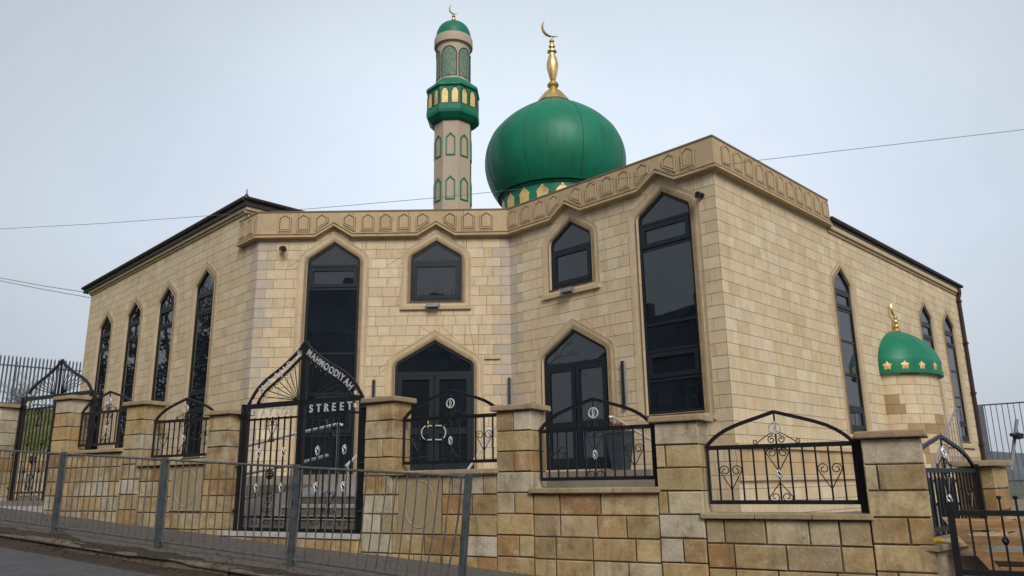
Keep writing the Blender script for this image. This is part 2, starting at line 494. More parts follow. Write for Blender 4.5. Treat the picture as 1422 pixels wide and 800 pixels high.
def make_door(F, uc, w, zb, zs, za, ztr, pulls=True):
    part, mid, op = make_window(F, uc, w, zb, zs, za, [ztr], [], 0.215, 0.0, True, 0.07)
    for sgn in (-1, 1):
        a, b = (uc - w + 0.06, uc - 0.012) if sgn < 0 else (uc + 0.012, uc + w - 0.06)
        lf = MB(); A = [(a, zb + 0.03), (b, zb + 0.03), (b, ztr - 0.04), (a, ztr - 0.04)]
        F.ring(lf, A, offset(A, -0.10), -0.08, -0.02)
        F.bar(lf, a + 0.09, b - 0.09, zb + 0.80, zb + 0.94, -0.078, -0.023)
        F.bar(lf, a + 0.09, b - 0.09, zb + 0.11, zb + 0.22, -0.078, -0.023)
        L = lf.build('door_leaf', M['alu'], part)
    # stainless D pulls forming an oval across the meeting stiles
    hd = MB()
    for sgn in (-1, 1):
        pts = [(uc + sgn * 0.05, zb + 0.98)]
        for k in range(0, 13):
            th = -pi / 2 + pi * k / 12
            pts.append((uc + sgn * (0.14 + 0.12 * cos(th)), zb + 0.83 - 0.15 * sin(th)))
        pts.append((uc + sgn * 0.05, zb + 0.68))
        F.tube(hd, pts, 0.016, 0.02)
        F.bar(hd, uc + sgn * 0.05 - 0.012, uc + sgn * 0.05 + 0.012, zb + 0.67, zb + 0.70, -0.04, 0.02)
        F.bar(hd, uc + sgn * 0.05 - 0.012, uc + sgn * 0.05 + 0.012, zb + 0.965, zb + 0.995, -0.04, 0.02)
    if pulls: hd.build('pull_handle', M['steel'], part)
    return part, mid, op

hl, hc, hf, hr = ([], []), ([], []), ([], []), ([], [])
def add(H, r): H[0].append(r[1]); H[1].append(r[2]); return r[0]
# left hall: four tall lights
for uc in (2.75, 5.18, 7.61, 10.06):
    add(hl, make_window(FL, uc, 0.55, 0.70, 4.98, 5.36, [4.78, 4.22, 2.9, 2.3, 1.75], [(4.25, 4.75), (1.78, 2.27)], 0.20, 0.15))
# recessed wall
add(hc, make_window(FC, 1.745, 0.60, 0.22, 5.02, 5.42, [4.87, 4.32, 2.84, 1.95, 1.05], [(4.36, 4.83), (1.09, 1.91)], 0.215, 0.10))
add(hc, make_window(FC, 4.085, 0.585, 4.00, 5.06, 5.42, [4.93], [(4.06, 4.90)], 0.205, 0.17))
door1 = add(hc, make_door(FC, 4.07, 0.87, 0.24, 2.60, 3.10, 2.37))
# right entrance wall
add(hf, make_window(FF, 1.82, 0.575, 4.00, 5.05, 5.42, [4.82], [(4.06, 4.79)], 0.205, 0.17))
add(hf, make_window(FF, 4.175, 0.60, 1.18, 5.03, 5.42, [4.85, 4.33, 2.86, 2.35, 1.80], [(4.37, 4.81), (1.84, 2.31)], 0.215, 0.14))
door2 = add(hf, make_door(FF, 1.82, 0.86, 0.24, 2.57, 3.06, 2.35, False))
# right side wall
for uc in (5.35, 10.88, 12.82):
    add(hr, make_window(FR, uc, 0.47, 0.95, 4.28, 4.64, [4.12, 3.66, 2.95, 2.2, 1.5], [(3.7, 4.09), (1.02, 1.46)], 0.20, 0.15))

BT, BB = 6.12, 5.50      # parapet band
ashlar_wall(FL, 0, 11.95, -1.5, [(0, 0.68, BB + 0.1), (0.68, 11.95, 6.50)], *hl, q0=LILAC)
ashlar_wall(FC, 0, LCH, -1.5, [(0, LCH, BB + 0.30)], *hc, q0=LILAC, q1=LILAC)
ashlar_wall(FF, 0, LFF, -1.5, [(0, LFF, BB + 0.30)], *hf, q0=LILAC, q1=[])
ashlar_wall(FR, 0, 14.15, -1.5, [(0, 4.85, BB + 0.1), (4.85, 14.15, 5.57)], *hr, q0=[], darkz=(0.05, 0.52))
FH = Frame((-6.29, 17.48), (S2, S2), (S2, -S2))
ashlar_wall(FH, 0, 6.0, 5.85, [(0, 6.0, 6.50)], [], [], q0=[])
FE = Frame((-5.81 - 11.95 * S2, 17 + 11.95 * S2), (S2, S2), (-S2, S2))
ashlar_wall(FE, 0, 12.0, -1.0, [(0, 12, 6.50)], [], [])
FE2 = Frame((3.708 + 14.15 * S2, 13.252 + 14.15 * S2), (-S2, S2), (S2, S2))
ashlar_wall(FE2, 0, 14.0, -1.5, [(0, 14, 5.72)], [], [])

# plinth ledges on the right wall, small string course stub between the doors
for F, a in ((FR, (0.0, 7.0, 0.53, 0.60, 0.0, 0.07, SURC)), (FR, (0, 7.0, -0.02, 0.05, 0.0, 0.07, (0.50, 0.41, 0.28))), (FC, (5.18, 5.53, 2.66, 2.73, 0.0, 0.06, SURC))):
    lg = MB(); F.bar(lg, *a); lg.build('ledge', M['cast'], mosque, tint=True)

# parapet band with peaks over the windows
def band_path(u, peaks, base=BB):
    z = base
    for c in peaks:
        d = abs(u - c)
        if d < 0.43: z = max(z, base + 0.27 * (1 - d / 0.43))
    return z
def parapet(F, u0, u1, k0, k1, peaks, panels, P=0.10):
    def us(o):
        a, b = u0 - k0 * o, u1 + k1 * o
        L = [a, b]
        for c in peaks: L += [c - 0.43, c, c + 0.43]
        return a, b, L
    mb = MB()
    joints = []
    a, b, L = us(P)
    step = 1.27
    x = u0 + 0.9
    while x < u1 - 0.5: joints.append(x); x += step
    pts = sorted(set(L + joints))
    for i, (p, q) in enumerate(zip(pts[:-1], pts[1:])):
        g0 = 0.004 if p in joints else 0; g1 = 0.004 if q in joints else 0
        p_, q_ = p + g0, q - g1
        t = jit(CASTC, 0.05)
        pb, qb = p_, q_
        pf, qf = p_, q_
        if i == 0: pb = u0
        if i == len(pts) - 2: qb = u1
        zp, zq = band_path(p_, peaks) + 0.07, band_path(q_, peaks) + 0.07
        mb.hexa([F(pb, zp, 0.0), F(qb, zq, 0.0), F(qb, BT, 0.0), F(pb, BT, 0.0)],
                [F(pf, zp, P), F(qf, zq, P), F(qf, BT, P), F(pf, BT, P)], t)
    # mouldings and top cap
    for (za, zb, o) in ((0.0, 0.068, P + 0.055), (0.085, 0.135, P + 0.028)):
        a, b, L = us(o)
        pts = sorted(set(L))
        for i, (p, q) in enumerate(zip(pts[:-1], pts[1:])):
            pb = u0 if i == 0 else p; qb = u1 if i == len(pts) - 2 else q
            zp, zq = band_path(p, peaks), band_path(q, peaks)
            h = 0.012
            mb.hexa([F(pb, zp + za, 0.003), F(qb, zq + za, 0.003), F(qb, zq + zb, 0.003), F(pb, zp + zb, 0.003)],
                    [F(p, zp + za + h, o), F(q, zq + za + h, o), F(q, zq + zb - h, o), F(p, zp + zb - h, o)], jit(CASTC, 0.03))
    o = P + 0.012; a, b, L = us(o)
    mb.hexa([F(u0, BT, -0.3), F(u1, BT, -0.3), F(u1, BT + 0.035, -0.3), F(u0, BT + 0.035, -0.3)],
            [F(a, BT, o), F(b, BT, o), F(b, BT + 0.035, o), F(a, BT + 0.035, o)], (0.20, 0.15, 0.09))
    part = mb.build('parapet', M['cast'], mosque, tint=True)
    # raised arched panels
    for c in panels:
        pm = MB()
        w = 0.142
        zl = band_path(c - w, peaks) + 0.172; zr = band_path(c + w, peaks) + 0.172
        A = [(c - w, zl), (c + w, zr), (c + w, BT - 0.135), (c, BT - 0.042), (c - w, BT - 0.135)]
        t = jit(CASTC, 0.05)
        F.ring(pm, offset(A, 0.010), A, P + 0.001, P + 0.004, (0.17, 0.115, 0.06))  # flat dark outline: shade around the raised panel, painted in for deeper relief
        F.ring(pm, A, offset(A, -0.024), P + 0.001, P + 0.038, t)
        B = offset(A, -0.034)
        F.ring(pm, offset(A, -0.024), B, P + 0.001, P + 0.004, (0.17, 0.115, 0.06))  # painted shade line between the raised ring and the inner plate
        pm.prism([F(u, z, P + 0.001) for u, z in B], [F(u, z, P + 0.030) for u, z in offset(B, -0.008)], t, False)
        zz = [(c - w - 0.02, zl - 0.036), (c + w + 0.02, zr - 0.036), (c + w + 0.02, zr - 0.014), (c - w - 0.02, zl - 0.014)]
        F.ext(pm, zz, P + 0.001, P + 0.026, CASTC)
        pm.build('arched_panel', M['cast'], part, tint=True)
    return part
pk_c = (1.735, 4.085)
X2 = lambda x: -1.73 + (x - 605.5) / 60.8 + 5.81
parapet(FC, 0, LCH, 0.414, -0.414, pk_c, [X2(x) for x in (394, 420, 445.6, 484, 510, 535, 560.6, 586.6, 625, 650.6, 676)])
pk_f = (1.80, 4.14)
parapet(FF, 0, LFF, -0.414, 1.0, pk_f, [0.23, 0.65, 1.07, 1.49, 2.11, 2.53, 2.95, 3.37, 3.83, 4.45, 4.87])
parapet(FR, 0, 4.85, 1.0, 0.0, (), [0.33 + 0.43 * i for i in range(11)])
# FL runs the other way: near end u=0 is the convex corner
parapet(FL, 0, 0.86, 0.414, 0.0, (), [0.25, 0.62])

# roofs: flat roof behind the parapets, two low hipped wings with brown eaves
rf = MB()
rf.prism([Vector((x, y, 5.80)) for x, y in ((-5.6, 17.3), (-0.1, 17.3), (3.7, 13.6), (13.4, 23.3), (0, 37), (-14, 25.6), (-6.0, 17.7))],
         [Vector((x, y, 5.86)) for x, y in ((-5.6, 17.3), (-0.1, 17.3), (3.7, 13.6), (13.4, 23.3), (0, 37), (-14, 25.6), (-6.0, 17.7))])
rf.build('flat_roof', M['darkroof'], mosque)
def hip(F, u0, u1, depth, z, over=0.32, rise=1.3, oe=0.3, u0e=None, fh=0.19):
    """hipped roof over a wing whose outer wall is F from u0 to u1"""
    mb = MB()
    ua = u0 - (over if u0e is None else u0e)
    a = [F(ua, z, over), F(u1 + oe, z, over), F(u1 + oe, z, -depth - over), F(ua, z, -depth - over)]
    h = depth / 2
    r = [F(u0 + h, z + rise, -h), F(u1 - h, z + rise, -h)]
    up = Vector((0, 0, 0.10))
    A = [p + up for p in a]; R = [p + up for p in r]
    mb.poly([A[0], A[1], R[1], R[0]]); mb.poly([A[1], A[2], R[1]]); mb.poly([A[2], A[3], R[0], R[1]]); mb.poly([A[3], A[0], R[0]])
    t = mb.build('roof', M['tile'], mosque)
    g = MB()
    g.prism(a, [p + Vector((0, 0, 0.02)) for p in a])                                   # soffit board
    for i in range(4):
        p, q = a[i], a[(i + 1) % 4]; d = (q - p).normalized(); n = d.cross(Vector((0, 0, 1))); c = (a[0] + a[2]) / 2
        if n.dot(p - c) < 0: n = -n
        p0, q0 = p - d * 0.0, q + d * 0.0
        g.box(p0 - n * 0.02 - Vector((0, 0, 0.02)), q0 - p0, n * 0.04, (0, 0, fh))
        g.tube([p0 + n * 0.055 + Vector((0, 0, fh - 0.07)), q0 + n * 0.055 + Vector((0, 0, fh - 0.07))], 0.05, 8)
    g.build('eaves_gutter', M['brown'], t)
    return t, A
r1, A1 = hip(FL, 0.68, 11.95, 9.0, 6.50, 0.13, 1.0, 0.44, None, 0.21)
r2, A2 = hip(FR, 4.90, 14.15, 4.0, 5.575, 0.08, 0.35, 0.20, 0.03, 0.20)
fn = MB(); pz = FL(0.68 - 0.12, 6.66, 0.12)
fn.lathe([(0.07, -0.02), (0.07, 0.03), (0.035, 0.08), (0.014, 0.11), (0.01, 0.22), (0.0, 0.23)], pz, 10); fn.build('ridge_finial', M['brown'], r1, smooth=True)
for F, u0, u1, z in ((FL, 0.64, 11.97, 6.495), (FH, -0.10, 6.0, 6.492), (FR, 4.86, 14.17, 5.565)):   # pale cornice under the eaves
    cn = MB(); F.bar(cn, u0, u1, z - 0.10, z, 0.0, 0.10, SURC); F.bar(cn, u0, u1, z - 0.165, z - 0.1003, 0.0, 0.05, SURC)
    cn.build('eaves_cornice', M['cast'], mosque, tint=True)
for F, u, z0, z1 in ((FL, 2.75, 5.60, 6.33), (FL, 7.61, 5.60, 6.33), (FR, 5.35, 4.88, 5.39), (FR, 10.88, 4.88, 5.39)):   # movement joints above the tall windows
    mj = MB(); F.bar(mj, u - 0.007, u + 0.007, z0, z1, 0.0, 0.0135); mj.build('movement_joint', M['mortar'], mosque)
dp = MB()
px = 14.02
dp.tube([FR(px, 5.60, 0.13), FR(px, 5.45, 0.13), FR(px, 5.28, 0.08), FR(px, -1.5, 0.08)], 0.055, 10)
for z in (5.2, 3.9, 2.4, 0.9): FR.bar(dp, px - 0.08, px + 0.08, z - 0.03, z + 0.03, 0.0, 0.145)
dp.build('downpipe', M['pipe'], mosque, smooth=True)

def crescent(mb, c, R, ang, th=0.05, right=Vector((1, 0, 0)), k=0.84, off=0.24):
    """crescent in the vertical plane of 'right'; opens towards angle ang"""
    n = 26; outer = []; inner = []
    # circles: outer radius R at 0, inner radius k*R at off*R towards ang
    r2, d = k * R, off * R
    x = (R * R - r2 * r2 + d * d) / (2 * d); half = math.acos(max(-1, min(1, x / R)))
    y = R * sin(half); half2 = atan2(y, x - d)
    for i in range(n + 1):
        a = ang + half + (2 * pi - 2 * half) * i / n
        outer.append((R * cos(a), R * sin(a)))
        a2 = ang + half2 + (2 * pi - 2 * half2) * i / n
        inner.append((d * cos(ang) + r2 * cos(a2), d * sin(ang) + r2 * sin(a2)))
    nrm = right.cross(Vector((0, 0, 1)))
    P = lambda p, o: Vector(c) + right * p[0] + Vector((0, 0, p[1])) + nrm * o
    for i in range(n):
        w = lambda j: th * (0.15 + 0.85 * sin(pi * j / n))
        mid = lambda j: ((outer[j][0] + inner[j][0]) / 2, (outer[j][1] + inner[j][1]) / 2)
        for s_ in (-1, 1):
            mb.poly([P(outer[i], 0), P(outer[i + 1], 0), P(mid(i + 1), s_ * w(i + 1)), P(mid(i), s_ * w(i))])
            mb.poly([P(inner[i], 0), P(inner[i + 1], 0), P(mid(i + 1), s_ * w(i + 1)), P(mid(i), s_ * w(i))])

def bez(prof, sub=5):
    """Catmull-Rom through profile points"""
    out = []
    n = len(prof)
    for i in range(n - 1):
        p0, p1, p2, p3 = prof[max(0, i - 1)], prof[i], prof[i + 1], prof[min(n - 1, i + 2)]
        for k in range(sub):
            t = k / sub
            out.append(tuple(0.5 * (2 * p1[j] + (p2[j] - p0[j]) * t + (2 * p0[j] - 5 * p1[j] + 4 * p2[j] - p3[j]) * t * t + (-p0[j] + 3 * p1[j] - 3 * p2[j] + p3[j]) * t ** 3) for j in (0, 1)))
    out.append(prof[-1]); return [(max(0.0, a), b) for a, b in out]

# onion dome
DC = (1.50, 24.0, 0.0)
dprof = bez([(1.93, 9.02), (2.13, 9.36), (2.29, 9.80), (2.345, 10.25), (2.29, 10.72), (2.09, 11.18), (1.75, 11.60), (1.32, 11.95), (0.90, 12.22), (0.60, 12.42), (0.42, 12.60), (0.36, 12.72)])
dm = MB(); dm.lathe(dprof, DC, 96)
dm.lathe([(1.70, 9.05), (1.93, 9.02)], DC, 96)
dome = dm.build('dome', M['green'], mosque, smooth=True)
sm = MB()
for k in range(8):
    a = radians(-90 + 22.5 + 45 * k - 4)
    sm.tube([(DC[0] + r * cos(a), DC[1] + r * sin(a), z) for r, z in dprof], 0.009, 4)
sm.build('seam', M['seam'], dome)
dr = MB(); dr.lathe([(1.78, 5.8), (1.78, 8.93), (1.83, 8.96), (1.84, 9.0), (1.80, 9.05), (1.72, 9.06)], DC, 96)
dr.build('drum', M['green'], dome, smooth=True)
def arch_pts(w, z0, zs, za, k=6):
    """pointed arch outline (CCW) centred on 0"""
    L = [(-w, z0), (w, z0), (w, zs)]
    for i in range(1, k): t = i / k; L.append((w * (1 - t) ** 0.8 if t < 1 else 0, zs + (za - zs) * sin(t * pi / 2) ** 0.9))
    L.append((0, za))
    return L + [(-p[0], p[1]) for p in reversed(L[2:-1])]
for k in range(18):
    a = radians(-90 + 20 * k + 3)
    R_ = 1.785
    ng = MB(); pts = [(-0.17, 8.05), (0.17, 8.05), (0.17, 8.62), (0.20, 8.66), (0.17, 8.72), (0.10, 8.80), (0.05, 8.84), (0.0, 8.92), (-0.05, 8.84), (-0.10, 8.80), (-0.17, 8.72), (-0.20, 8.66), (-0.17, 8.62)]
    f = lambda u, z, oo: (DC[0] + (R_ + oo) * cos(a + u / R_), DC[1] + (R_ + oo) * sin(a + u / R_), z)
    ng.prism([f(u, z, 0) for u, z in pts], [f(u, z, 0.02) for u, z in pts])
    ng.build('gold_niche', M['palegold'], dome)
fm = MB()
fprof = [(0.62, 12.43), (0.56, 12.53), (0.44, 12.70), (0.30, 12.88), (0.19, 12.97), (0.15, 13.02), (0.13, 13.08), (0.19, 13.13), (0.20, 13.2), (0.14, 13.28), (0.08, 13.33),
         (0.13, 13.5), (0.195, 13.8), (0.205, 13.98), (0.16, 14.2), (0.09, 14.36), (0.10, 14.40), (0.16, 14.44), (0.16, 14.49), (0.08, 14.53), (0.06, 14.6), (0.11, 14.64), (0.11, 14.69), (0.06, 14.74), (0.055, 14.8), (0.09, 14.84), (0.09, 14.88), (0.04, 14.93), (0.03, 15.02)]
fm.lathe(fprof, DC, 28)
crescent(fm, (DC[0] + 0.03, DC[1], 15.40), 0.385, radians(38), 0.05, k=1.076, off=0.35)
fm.build('finial', M['gold'], dome, smooth=True)

# minaret -----------------------------------------------------------------
MC = Vector((-1.755, 22.0, 0.0))
minaret = thing('minaret', 'tall buff octagonal minaret with green balcony and gold niches', 'minaret', (MC.x, MC.y, -0.5))
ROT8 = radians(-90 - 3)
def octo(r_flat, z):
    R_ = r_flat / cos(pi / 8)
    return [Vector((MC.x + R_ * cos(ROT8 + pi / 8 + k * pi / 4), MC.y + R_ * sin(ROT8 + pi / 8 + k * pi / 4), z)) for k in range(8)]
def octo_loft(mb, levels):
    rings = [octo(r, z) for r, z in levels]
    for a, b in zip(rings[:-1], rings[1:]):
        for k in range(8): mb.poly([a[k], a[(k + 1) % 8], b[(k + 1) % 8], b[k]])
    mb.poly(list(reversed(rings[0]))); mb.poly(rings[-1])
sh = MB(); octo_loft(sh, [(0.545, -0.5), (0.545, 10.95)])
shaft = sh.build('shaft', M['minstone'], minaret)
def face_frame(k, r):
    a = ROT8 + k * pi / 4
    n = (cos(a), sin(a)); t = (-sin(a), cos(a))
    return Frame((MC.x + n[0] * r, MC.y + n[1] * r), t, n)
pn = MB(); jn = MB()
for k in range(8):
    F = face_frame(k, 0.545)
    for z0, z1 in ((9.53, 10.27), (8.13, 8.88), (6.7, 7.44)):
        pn = MB(); A = [(-0.145, z0), (0.145, z0), (0.145, z1 - 0.15), (0, z1), (-0.145, z1 - 0.15)]
        F.ring(pn, A, offset(A, -0.036), 0.0, 0.024); pn.build('green_outline', M['green'], shaft)
    a = ROT8 + pi / 8 + k * pi / 4; R_ = 0.545 / cos(pi / 8)
bl = MB(); octo_loft(bl, [(0.54, 10.66), (0.64, 10.72), (0.765, 10.86), (0.785, 10.95), (0.775, 11.12), (0.745, 11.13), (0.745, 11.71), (0.795, 11.75), (0.795, 11.81), (0.77, 11.86), (0.56, 12.06), (0.53, 12.11)])
balc = bl.build('balcony', M['green'], minaret)
for k in range(8):
    F = face_frame(k, 0.745)
    for c in (-0.155, 0.155):
        pts = [(c + u, z) for u, z in arch_pts(0.098, 11.15, 11.50, 11.645)]; gn = MB(); gd = MB()
        F.ext(gn, pts, 0.001, 0.016)
        pts2 = [(c + u, z) for u, z in arch_pts(0.118, 11.13, 11.515, 11.68)]
        F.ring(gd, pts2, offset(pts2, -0.018), 0.001, 0.03)
        gn.build('gold_niche', M['palegold'], balc); gd.build('niche_rim', M['seam'], balc)
ln = MB(); ln.lathe([(0.53, 12.05), (0.53, 13.36), (0.585, 13.38), (0.61, 13.40), (0.61, 13.66), (0.60, 13.69), (0.55, 13.71)], MC, 64)
lant = ln.build('lantern', M['minstone'], minaret, smooth=True)
for k in range(6):
    lw = MB(); lr = MB(); a0 = ROT8 + radians(-8) + k * pi / 3
    pts = [(-0.24, 12.20), (0.24, 12.20), (0.24, 12.96)] + [(0.24 * cos(t * pi / 8), 12.96 + 0.24 * sin(t * pi / 8)) for t in range(1, 8)] + [(-0.24, 12.96)]
    f = lambda u, z, o: (MC.x + (0.53 + o) * cos(a0 + u / 0.53), MC.y + (0.53 + o) * sin(a0 + u / 0.53), z)
    # subdivide across the curve in vertical strips
    us = [-0.24 + 0.48 * i / 12 for i in range(13)]
    top = lambda u: 12.96 + sqrt(max(0, 0.24 ** 2 - u * u))
    for p, q in zip(us[:-1], us[1:]): lw.poly([f(p, 12.20, 0.004), f(q, 12.20, 0.004), f(q, top(q), 0.004), f(p, top(p), 0.004)])
    path = [f(-0.24, 12.20, 0.01), f(-0.24, 12.96, 0.01)] + [f(0.24 * -cos(t * pi / 12), 12.96 + 0.24 * sin(t * pi / 12), 0.01) for t in range(1, 13)] + [f(0.24, 12.20, 0.01)]
    lr.tube(path + [f(0, 12.20, 0.01)], 0.014, 4, closed=True)
    lw.build('lattice_window', M['lattice'], lant); lr.build('window_rim', M['seam'], lant)
cp = MB(); cp.lathe(bez([(0.555, 13.70), (0.55, 13.85), (0.50, 14.03), (0.40, 14.18), (0.24, 14.28), (0.06, 14.33), (0.0, 14.335)], 4), MC, 48)
cp.build('cap_dome', M['green'], minaret, smooth=True)
mf = MB(); mf.lathe([(0.09, 14.30), (0.08, 14.36), (0.04, 14.40), (0.07, 14.45), (0.07, 14.49), (0.035, 14.53), (0.06, 14.57), (0.05, 14.61), (0.02, 14.66)], MC, 16)
crescent(mf, (MC.x + 0.03, MC.y, 14.84), 0.19, radians(30), 0.03, k=1.03, off=0.32)
mf.build('finial', M['gold'], minaret, smooth=True)

# mihrab bow with half dome on the right wall --------------------------------
UB, ZB = 8.19, 2.36
A_, B_ = 1.29, 0.92
bw = MB()
rowz = -1.5; r = 0
while rowz < ZB + 0.05:
    z2 = min(rowz + COURSE, ZB + 0.06); n = 7
    for i in range(n):
        t0 = pi * (i + (0.5 if r % 2 else 0) - (0.5 if r % 2 else 0)) / n; t1 = pi * (i + 1) / n
        sh_ = 0.06 if r % 2 else -0.06
        t0 = max(0, min(pi, t0 + (sh_ if i > 0 else 0))); t1 = max(0, min(pi, t1 + (sh_ if i < n - 1 else 0)))
        f = lambda t, o: FR(UB + (A_ - 0.10 + o) * cos(pi - t), 0, (B_ - 0.10 + o) * sin(t))
        col = ash_tint() if random.random() > 0.3 else jit((0.36, 0.25, 0.135), 0.1)
        dt = 0.004
        ts = [t0 + dt + (t1 - t0 - 2 * dt) * j / 4 for j in range(5)]
        for ta, tb in zip(ts[:-1], ts[1:]):
            bw.poly([f(ta, 0) + Vector((0, 0, rowz + GAP)), f(tb, 0) + Vector((0, 0, rowz + GAP)), f(tb, 0) + Vector((0, 0, z2 - GAP)), f(ta, 0) + Vector((0, 0, z2 - GAP))], col)
    rowz = z2; r += 1
bay = bw.build('bay', M['ashlar'], mosque, tint=True)
bb = MB()
ts = [pi * j / 40 for j in range(41)]
g = lambda t, o, z: FR(UB + (A_ - 0.108 + o) * cos(pi - t), z, (B_ - 0.108 + o) * sin(t))
for ta, tb in zip(ts[:-1], ts[1:]): bb.poly([g(ta, 0, -1.5), g(tb, 0, -1.5), g(tb, 0, ZB), g(ta, 0, ZB)])
bb.build('mortar_backing', M['mortar'], bay)
hd = MB()
prof = bez([(1.0, 0.0), (1.0, 0.28), (0.97, 0.42), (0.87, 0.64), (0.68, 0.86), (0.44, 1.03), (0.2, 1.14), (0.0, 1.18)], 5)
for (ra, za), (rb, zb_) in zip(prof[:-1], prof[1:]):
    for ta, tb in zip(ts[:-1], ts[1:]):
        q = lambda r_, t, z: FR(UB + A_ * r_ * cos(pi - t), ZB + z, 0.02 + B_ * r_ * sin(t))
        hd.poly([q(ra, ta, za), q(ra, tb, za), q(rb, tb, zb_), q(rb, ta, zb_)])
for ta, tb in zip(ts[:-1], ts[1:]):
    hd.poly([q(1, ta, 0), q(1, tb, 0), q(0.8, tb, 0.02), q(0.8, ta, 0.02)])
half = hd.build('half_dome', M['green'], mosque, smooth=True)
for i in range(8):
    st = MB()
    t = pi * (i + 0.5) / 8
    c0 = Vector(FR(UB + A_ * cos(pi - t), ZB + 0.17, 0.02 + B_ * sin(t)))
    tg = Vector(FR.t * (A_ * sin(t)) + FR.m * (B_ * cos(t))).normalized()
    nn = tg.cross(Vector((0, 0, 1)))
    if nn.dot(FR.m) < 0 and nn.dot(c0 - Vector(FR(UB, ZB + 0.17, 0))) < 0: nn = -nn
    if nn.dot(c0 - Vector(FR(UB, ZB + 0.17, 0))) < 0: nn = -nn
    pts = []
    for k in range(10):
        a = pi / 2 + k * pi / 5; rr = 0.11 if k % 2 == 0 else 0.072
        pts.append(c0 + tg * rr * cos(a) + Vector((0, 0, rr * sin(a))))
    ctr_b = c0 + nn * 0.028
    for k in range(10): st.poly([pts[k] + nn * 0.004, pts[(k + 1) % 10] + nn * 0.004, ctr_b])
    st.build('gold_star', M['palegold'], half)
fi = MB(); fc = FR(UB - 0.02, ZB + 1.16, 0.10)
fi.lathe([(0.10, 0.0), (0.08, 0.04), (0.04, 0.07), (0.07, 0.11), (0.07, 0.14), (0.035, 0.18), (0.055, 0.23), (0.055, 0.26), (0.03, 0.30), (0.05, 0.34), (0.02, 0.40)], fc, 16)
crescent(fi, Vector(fc) + Vector((0, 0, 0.57)), 0.20, radians(30), 0.03, Vector((S2, S2, 0)), k=1.03, off=0.30)
fi.build('finial', M['gold'], half, smooth=True)

# small fittings on the walls ---------------------------------------------------
def camera_unit(F, u, z, label):
    r = thing('security_camera', label, 'security camera', F(u, z, 0.02), 'security cameras on the entrance walls')
    a = MB(); a.tube([F(u, z, 0.013), F(u, z, 0.06)], 0.05, 12); a.tube([F(u, z, 0.05), F(u + 0.01, z - 0.02, 0.13)], 0.022, 8); a.build('bracket', M['black'], r, smooth=True)
    b = MB(); c = F(u, z - 0.03, 0.14)
    b.tube([F(u - 0.05, z - 0.01, 0.10), F(u + 0.06, z - 0.055, 0.27)], 0.055, 14); b.build('body', M['black'], r, smooth=True)
    l = MB(); l.tube([F(u + 0.06, z - 0.056, 0.271), F(u + 0.062, z - 0.057, 0.276)], 0.030, 12); l.build('lens', M['glass'], r)
camera_unit(FC, 0.60, 5.27, 'black round security camera beside the tall window of the recessed wall')
camera_unit(FF, 5.06, 5.08, 'black security camera on the wall near the high right hand corner')
for F, u, z, lb in ((FC, 4.03, 3.86, 'small grey floodlight under the small window above left door'), (FF, 1.80, 3.86, 'small grey floodlight under the small window above right door')):
    r = thing('floodlight', lb, 'light fitting', F(u, z, 0.1), 'floodlights under the small windows')
    b = MB(); F.ext(b, [(u - 0.13, z - 0.03), (u + 0.13, z - 0.03), (u + 0.16, z + 0.05), (u - 0.16, z + 0.05)], 0.06, 0.20); b.build('housing', M['grey'], r)
    l = MB(); F.ext(l, [(u - 0.11, z - 0.045), (u + 0.11, z - 0.045), (u + 0.11, z - 0.031), (u - 0.11, z - 0.031)], 0.08, 0.18); l.build('lens', M['glass'], r)
for F, u, z0, z1, lb in ((FC, 2.75, 1.3, 2.23, 'slim black wall light between the tall window and left door'), (FC, 5.79 - 0.07, 1.3, 2.24, 'slim black wall light at the inner corner between both doors'), (FF, 3.09, 1.32, 2.24, 'slim black wall light between right door and tall window')):
    r = thing('wall_light', lb, 'wall light', F(u, z0, 0.03), 'slim wall lights on the entrance walls')
    b = MB(); F.bar(b, u - 0.028, u + 0.028, z0, z1, 0.035, 0.09); b.build('body', M['black'], r)
    l = MB(); F.bar(l, u + 0.029, u + 0.046, z0 + 0.03, z1 - 0.02, 0.03, 0.07); F.bar(l, u - 0.02, u + 0.02, z0 + 0.1, z0 + 0.16, 0.012, 0.034); l.build('diffuser', M['grey'], r)
# notice stickers and lock on the left door
sk = MB()
FC.bar(sk, 3.90, 3.98, 1.27, 1.33, -0.049, -0.044); FC.bar(sk, 3.90, 3.97, 1.13, 1.23, -0.049, -0.044)
sk.build('sticker', M['bluepaint'], door1)


# ------------------------------------------------------------------ boundary wall
NW = (0.4924, 0.8704); UW = (0.8704, -0.4924); MW = (-0.4924, -0.8704)
def WF(c): return Frame((NW[0] * c, NW[1] * c), UW, MW)
FW = WF(7.2)
def zg(s, c): return -0.79 - 0.062 * (s + 5.99) + 0.025 * (c - 6.0)
BLK = [(0.426, 0.305, 0.149), (0.447, 0.330, 0.167), (0.385, 0.275, 0.135), (0.458, 0.355, 0.203), (0.426, 0.290, 0.131), (0.359, 0.275, 0.158), (0.478, 0.390, 0.248), (0.447, 0.320, 0.158), (0.400, 0.305, 0.162)]
RUST = [(0.33, 0.195, 0.085), (0.36, 0.22, 0.10), (0.31, 0.18, 0.08)]
PALE = [(0.50, 0.44, 0.335), (0.47, 0.41, 0.30)]
def blk_tint():
    r = random.random()
    return jit(random.choice(RUST if r < 0.07 else PALE if r < 0.20 else BLK), 0.1)
